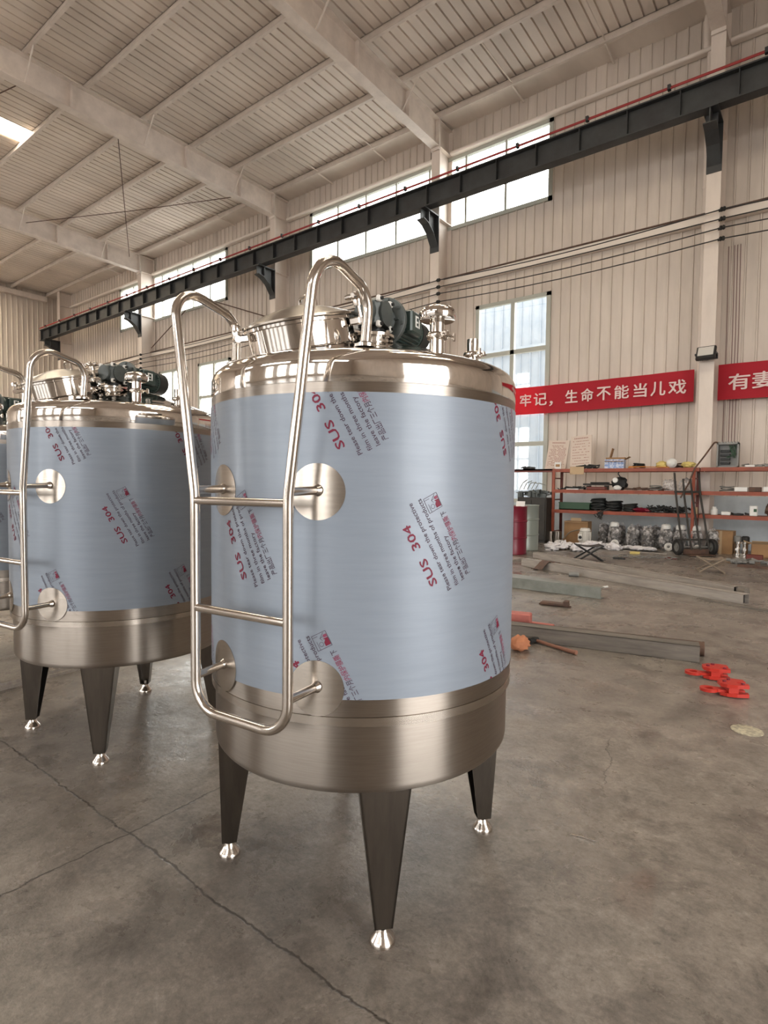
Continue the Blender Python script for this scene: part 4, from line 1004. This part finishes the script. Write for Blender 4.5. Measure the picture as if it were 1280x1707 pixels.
q = MB(); q.box((-.24, 0, 0), (.02, .006, .13), 0, TR((0, -.2, .26), math.radians(60))); q.box((-.006, -.2, 0), (0, .2, .14), 0, TR((-.24, 0, .26), 0, math.radians(-70))); q.build('flap', 'card_pale', t, smooth=False)
single('brick_block', MB().cbox((0, 0, .05), (.26, .14, .10), ch=.006), 'shelf_dark', 'dark red block on the floor near the right photo edge', 'block', -.98, 12.45, 0)

# hand truck
t = thing('hand_truck', 'tall dark steel hand truck leaning in front of the shelf rack', 'hand truck', (-1.94, 12.52, 0), math.radians(42))
rail = lambda x0, x1, top: fillet([(x0, .02, .10), (x0, .16, .55), (x1, .34, 1.15), (x1+top[0], .43+top[1], 1.40+top[2])], .3, 6)
for x0, x1, tp in ((-.27, -.25, (.02, .03, .22)), (-.09, -.08, (.02, .0, .1)), (.09, .09, (0, 0, .1)), (.27, .26, (.04, .05, .22))):
    q = MB(); q.tube(rail(x0, x1, tp), .019, 10); q.build('rail', 'dark_cab', t)
for z, y, hw in ((.12, .03, .28), (.30, .09, .27), (1.24, .37, .27)):
    q = MB(); q.box((-hw, y-.012, z-.02), (hw, y+.012, z+.02)); q.build('crossbar', 'dark_cab', t, smooth=False)
q = MB(); q.cyl((-.32, .06, .16), (.32, .06, .16), .014, n=10); q.build('axle', 'grey', t)
for s in (-1, 1):
    q = MB(); q.lathe([(.09, -.035), (.14, -.038), (.158, -.025), (.16, 0), (.158, .025), (.14, .038), (.09, .035), (.09, -.035)], 28, 0, TR((s*.35, .06, .16), 0, PI/2)); wh = q.build('wheel', 'blackish', t)
    q = MB(); q.lathe([(0, -.03), (.03, -.03), (.03, -.012), (.085, -.012), (.091, -.03), (.091, .03), (.085, .012), (.03, .012), (.03, .03), (0, .03)], 24, 0, TR((s*.35, .06, .16), 0, PI/2)); q.build('hub', 'grey', wh)
q = MB(); q.box((-.26, -.20, .015), (.26, .03, .03)); q.box((-.26, .015, .015), (.26, .03, .12)); q.build('toe_plate', 'brown', t, smooth=False)

# folding stools
def stool(m, seat_m, label, x, y, rz, s=1.):
    t = thing('folding_stool', label, 'stool', (x, y, 0), rz, 'low folding stools')
    w, d, h = .20*s, .17*s, .26*s
    for sy in (-1, 1):
        for sg in (-1, 1):
            q = MB(); a = Vector((-sg*w, sy*d*(.92 if sg > 0 else .84), .012)); b = Vector((sg*w, sy*d*(.92 if sg > 0 else .84), h)); q.tube([a, b], .015, 8); q.build('leg', m, t)
    q = MB()
    for sg in (-1, 1): q.cyl((sg*w, -d, .012), (sg*w, d, .012), .015, n=8); q.cyl((sg*w, -d, h), (sg*w, d, h), .015, n=8)
    q.build('crossbar', m, t)
    q = MB(); n = 10; v = []; f = []
    for i in range(n+1):
        u = -1+2*i/n; zz = h+.006-.03*(1-u*u)
        for yy in (-d*.9, d*.9): v += [(u*w, yy, zz), (u*w, yy, zz+.008)]
    for i in range(n):
        a = 4*i; b = a+4
        f += [(a+1, b+1, b+3, a+3), (a, a+2, b+2, b), (a, b, b+1, a+1), (a+2, a+3, b+3, b+2)]
    q.add(v, f); q.build('seat', seat_m, t); return t
stool('blackish', 'dark_cab', 'black folding stool behind the long steel bars', -3.32, 10.32, math.radians(30), 1.05)
stool('tan', 'tan', 'tan folding stool in front of the hand truck', -1.38, 10.2, math.radians(18), .84)

# plastic film heaps (nobody could count the folds)
def heap(label, x, y, w, d, h, seed):
    q = MB(); rr = random.Random(seed)
    for k in range(26):
        a, r = rr.uniform(0, 2*PI), rr.random()**.6
        q.blob((math.cos(a)*r*w/2, math.sin(a)*r*d/2, .03+h*.30*(1-r)), (rr.uniform(.06, .15), rr.uniform(.06, .13), rr.uniform(.03, .09)*h/.15), seed+k, .55, 14, fq=2.6)
    return tag(put(q.build('plastic_film', 'film_heap', ang=25), x, y, .02), label, 'plastic film', None, 'stuff')
heap('crumpled white plastic film heap left of the black stool', -4.30, 11.80, .9, .7, .15, 3)
heap('crumpled white plastic film heap behind the black stool', -3.78, 12.50, .75, .4, .14, 50)
heap('thin white plastic film spread before the wrapped motors', -3.05, 12.62, .6, .28, .06, 90)

# ------------------------------------------------------------------ steel bars and bits on the floor
def bar(name, p0, p1, w, h, m, label, cat, open_end=True, z=0):
    d = Vector((p1[0]-p0[0], p1[1]-p0[1], 0)); L = d.length; rz = math.atan2(d.y, d.x)
    t = thing(name, label, cat, (p0[0], p0[1], z), rz)
    q = MB(); th = .006
    q.box((0, -w/2, 0), (L, w/2, th)); q.box((0, -w/2, h-th), (L, w/2, h)); q.box((0, -w/2, 0), (L, -w/2+th, h)); q.box((0, w/2-th, 0), (L, w/2, h)); q.build('tube_wall', m, t, smooth=False)
    q = MB(); q.box((L-.05, -w/2+th, th), (L-.045, w/2-th, h-th)); q.build('inner_shadow_plug', 'hollow_shade', t, smooth=False); t.children[-1].name = 'end_shade_sheet'  # dark sheet paints the shade inside the hollow end
    return t
bar('timber_beam', (-3.2, 4.30), (-.71, 4.84), .14, .125, 'wood', 'long grey square beam with dark end lying near the red clamps', 'beam')
q = MB(); q.tube([(-.95, .02, .055), (0, 0, .055), (.93, .0, .055)], [.03, .052, .056], 14); q.lathe([(0, 0), (.058, 0), (.058, .012), (0, .012)], 14, 0, TR((.93, 0, .055), 0, PI/2)); single('round_pipe', q, 'brown', 'brown round pipe lying behind the long grey square beam', 'pipe', -1.62, 4.80, 0, math.atan2(.54, 2.49))
bar('steel_bar', (-3.90, 8.86), (-.66, 7.56), .13, .12, 'steel_bar', 'long pale square steel bar, nearer of the two lying side by side', 'steel bar')
bar('steel_bar', (-4.2, 10.02), (-.82, 8.22), .11, .10, 'steel_bar', 'long pale square steel bar, farther of the two lying side by side', 'steel bar')
q = MB(); q.lathe([(0, 0), (.055, 0), (.055, .10), (.04, .11), (0, .11)], 20, 0, TR((0, 0, .056), 0, PI/2)); single('pipe_cap', q, 'wood', 'short grey pipe end at the tip of the farther steel bar', 'pipe', -.79, 8.19, 0, math.atan2(-1.8, 3.38))
q = MB(); q.box((-.55, -.05, 0), (.55, .05, .018)); single('plank', q, 'wood', 'thin dark plank beside the tip of the nearer steel bar', 'plank', -.62, 7.36, 0, math.radians(-22), smooth=False)
q = MB(); n = 14; v = []; f = []
for i in range(n+1):
    u = i/n; yy = -.34+.68*u; zz = .125+.02*math.sin(u*9) if .22 < u < .62 else (.012+.1*max(0, 1-abs(u-.22 if u < .22 else u-.62)*7))
    for xx in (-.07+.05*math.sin(u*4), .09+.05*math.sin(u*4)): v += [(xx, yy, zz), (xx, yy, zz+.012)]
for i in range(n):
    a = 4*i; b = a+4; f += [(a+1, b+1, b+3, a+3), (a, a+2, b+2, b), (a, b, b+1, a+1), (a+2, a+3, b+3, b+2)]
q.add(v, f); single('cloth_strip', q, 'brown', 'dark brown cloth draped over the two pale steel bars', 'cloth', -3.42, 8.78, .0, math.radians(-25))
single('steel_pipe', MB().cyl((-.07, 0, .035), (.07, 0, .035), .035, n=16), 'grey', 'short dark pipe piece between the bars and the folded gutter', 'pipe', -2.86, 8.25, 0, .4)
# folded sheet gutter
t = thing('sheet_gutter', 'folded galvanised gutter with open triangular end beside the tank', 'gutter', (-2.02, 6.86, 0), math.atan2(-.02, 1.0))
q = MB(); n = 12; v = []; f = []
for i in range(n+1):
    u = i/n; x = -2.0+2.0*u; hh = .135; yb = .22-.20*max(0, (u-.45)/.55)
    for (yy, zz) in ((-.10, .004), (-.10, hh), (yb, hh-.004), (yb, hh-.01), (-.092, hh-.008), (-.092, .012), (yb*.9, .008), (yb*.9, .0)): v.append((x, yy, zz))
for i in range(n):
    a = 8*i; b = a+8
    for k in range(8): f.append((a+k, a+(k+1) % 8, b+(k+1) % 8, b+k))
f += [tuple(range(7, -1, -1)), tuple(8*n+k for k in range(8))]
q.add(v, f); q.build('folded_sheet', 'galv', t, smooth=False)
q = MB(); q.lathe([(0, 0), (.010, 0), (.010, .06), (0, .06)], 10, 0, TR((-.02, .03, .125), 0, math.radians(75))); q.build('tip_rivet', 'white', t)
q = MB(); q.cbox((0, 0, .025), (.30, .10, .03), 0, None, .006); q.cbox((.12, 0, .045), (.05, .10, .05), 0, None, .006); q.cbox((0, .0, .008), (.34, .03, .016)); single('scrap_plate', q, 'brown', 'dark scrap plate lying between the gutter and the grey beam', 'scrap', -2.30, 6.06, 0, .15)
# hammer
t = thing('hammer', 'hammer with reddish wooden handle on the floor beside the tank', 'hammer', (-1.68, 4.44, 0), math.atan2(-.13, .40))
MB().tube([(-.19, 0, .024), (0, 0, .019), (.16, 0, .018), (.21, 0, .020)], [.013, .014, .017, .018], 12).build('handle', 'hammer_wood', t)
q = MB(); q.cbox((-.20, 0, .026), (.045, .055, .042), 0, None, .006); q.cyl((-.20, -.07, .026), (-.20, -.02, .026), .023, .019, 14); q.tube([(-.20, .02, .026), (-.20, .06, .026)], [.019, .008], 10); q.build('hammer_head', 'blackish', t)
# red timber offcuts by the tank
q = MB(); q.cbox((0, 0, .075), (.22, .12, .15), 0, None, .008); single('timber_block', q, 'pink', 'faded red timber block standing at the end of the grey beam', 'block', -2.18, 4.86, 0, .25)
q = MB(); q.cbox((0, 0, .02), (.30, .05, .03), 0, None, .005); single('timber_offcut', q, 'pink', 'thin pink timber stick resting by the faded red block', 'stick', -2.08, 5.06, 0, .1)
single('rag', MB().blob((0, 0, .055), (.07, .10, .06), 5, .2), 'rust_orange', 'rusty orange rag on the floor at the right side of the tank', 'rag', -1.88, 4.22, 0)
# plate lifting clamps
def clamp(label, x, y, rz):
    t = thing('lifting_clamp', label, 'clamp', (x, y, 0), rz, 'red plate lifting clamps')
    for z in (.006, .062):                          # two cheek plates with a jaw notch
        q = MB(); poly = [(-.005, -.03), (.025, -.055), (.08, -.066), (.150, -.062), (.158, -.026), (.10, -.018), (.096, .004), (.158, .008), (.162, .052), (.11, .068), (.045, .062), (.0, .03)]
        q.prism(poly, z, z+.022); q.build('cheek_plate', 'red_clamp', t, smooth=False)
    q = MB(); q.box((.035, -.055, .028), (.092, .055, .062)); q.cyl((.115, .035, .027), (.115, .035, .063), .020, n=16); q.build('cam_jaw', 'red_clamp', t)
    q = MB()
    for (px, py) in ((.03, 0), (.07, .038), (.12, -.042)): q.lathe([(0, .084), (.012, .084), (.012, .092), (0, .093)], 6, 0, Matrix.Translation((px, py, 0)))
    q.build('bolt', 'crimson_drum', t, label='dark red bolt heads')
    q = MB(); n = 28; v = []; f = []
    for i in range(n):
        a = 2*PI*i/n; c, s = math.cos(a), math.sin(a)
        v += [(-.062+.052*c, .046*s, .034), (-.062+.052*c, .046*s, .052), (-.062+.026*c, .023*s, .034), (-.062+.026*c, .023*s, .052)]
    for i in range(n):
        a = 4*i; b = 4*((i+1) % n); f += [(a, b, b+1, a+1), (a+3, b+3, b+2, a+2), (a+1, b+1, b+3, a+3), (a, a+2, b+2, b)]
    q.add(v, f); q.box((-.02, -.03, .035), (.05, .03, .051)); q.build('lifting_eye', 'red_clamp', t, TRL)
    return t
TRL = (0, 0, -.012)
clamp('bright red plate clamp on the floor, the farther of two', -.62, 4.42, math.radians(24))
clamp('bright red plate clamp on the floor, the nearer of two', -.485, 4.12, math.radians(30))
# small floor items
q = MB(); q.lathe([(0, .004), (.072, .004), (.077, .002), (.077, 0), (0, 0)], 40); single('floor_disc', q, 'patch', 'pale round disc on the floor below the red clamps', 'disc', -.285, 3.59, .0005)
q = MB(); q.box((-.42, -.02, 0), (.42, .02, .012)); single('flat_bar', q, 'steel_bar', 'pale flat bar on the floor left of the hand truck', 'bar', -2.85, 12.35, 0, math.radians(-4), smooth=False)
q = MB(); q.tube([(-.04, -.01, .004), (.0, .004, .004), (.045, .008, .005)], .003, 6); single('wire_scrap', q, 'chrome', 'thin bright wire scrap on the floor right of the nearest tank', 'wire', -.665, 2.085, 0)
q = MB(); q.cbox((0, 0, .012), (.20, .05, .024)); single('steel_scrap', q, 'shelf_dark', 'small dark red flat piece in front of the hand truck', 'scrap', -2.22, 11.6, 0, .2)
q = MB()
for k in range(13):
    a = k*.085-.5; T = TR((a, .04*math.sin(a*9), .012), (PI/2 if k % 2 else 0), 0, .3*math.sin(k)); q.tube([(.05*math.cos(2*PI*i/12), .026*math.sin(2*PI*i/12), 0) for i in range(12)], .008, 6, 0, T, True)
single('lifting_chain', q, 'grey', 'thin grey chain lying left of the dark red flat piece', 'chain', -2.62, 11.3, .02, .5)
for k, (x, y, rz, lab) in enumerate(((-2.95, 10.9, .1, 'small black plate behind the black stool, left of two'), (-2.72, 9.3, -.3, 'dark flat plate behind the farther steel bar'))):
    single('scrap_plate', MB().cbox((0, 0, .012), (.30 if k else .2, .10, .024)), 'blackish', lab, 'scrap', x, y, 0, rz, smooth=False)
q = MB(); q.cbox((0, 0, .02), (.18, .1, .04)); single('yellow_packet', q, 'yellow', 'small yellow packet on the floor before the wrapped motors', 'packet', -2.95, 12.0, 0, .2, smooth=False)
single('scrap_metal', cluster(91, 26, .6, .36, .10, 'btb'), 'grey', 'grey heap of metal scraps at the right photo edge', 'scrap', -.98, 11.75, 0)
q = MB(); q.box((-.6, -.04, 0), (.6, .04, .04)); single('square_bar', q, 'brown', 'dark bar on the floor in front of the scrap heap', 'bar', -.52, 11.15, 0, -.1, smooth=False)
q = MB(); q.box((-.5, -.3, 0), (.5, .3, .035)); q.box((-.5, -.3, .035), (-.46, .3, .06)); single('steel_sheet', q, 'steel_bar', 'pale steel plate on the floor behind the crimson drum', 'plate', -4.75, 9.35, 0, -.1, smooth=False)
q = MB(); q.box((-.012, -2.2, 0), (.012, 2.2, .02)); q.box((-.012, -2.2, 0), (-.008, 2.2, .04)); single('steel_angle', q, 'steel_bar', 'thin pale steel angle on the floor behind the second tank legs', 'steel bar', -4.06, 2.0, 0, .06, smooth=False)

seen_labels = {}
for o in S.objects:
    if o.parent is None and 'label' in o.keys(): seen_labels.setdefault(o['label'], []).append(o)
for lab, objs in seen_labels.items():
    if len(objs) > 1:
        for o in objs: o['group'] = lab
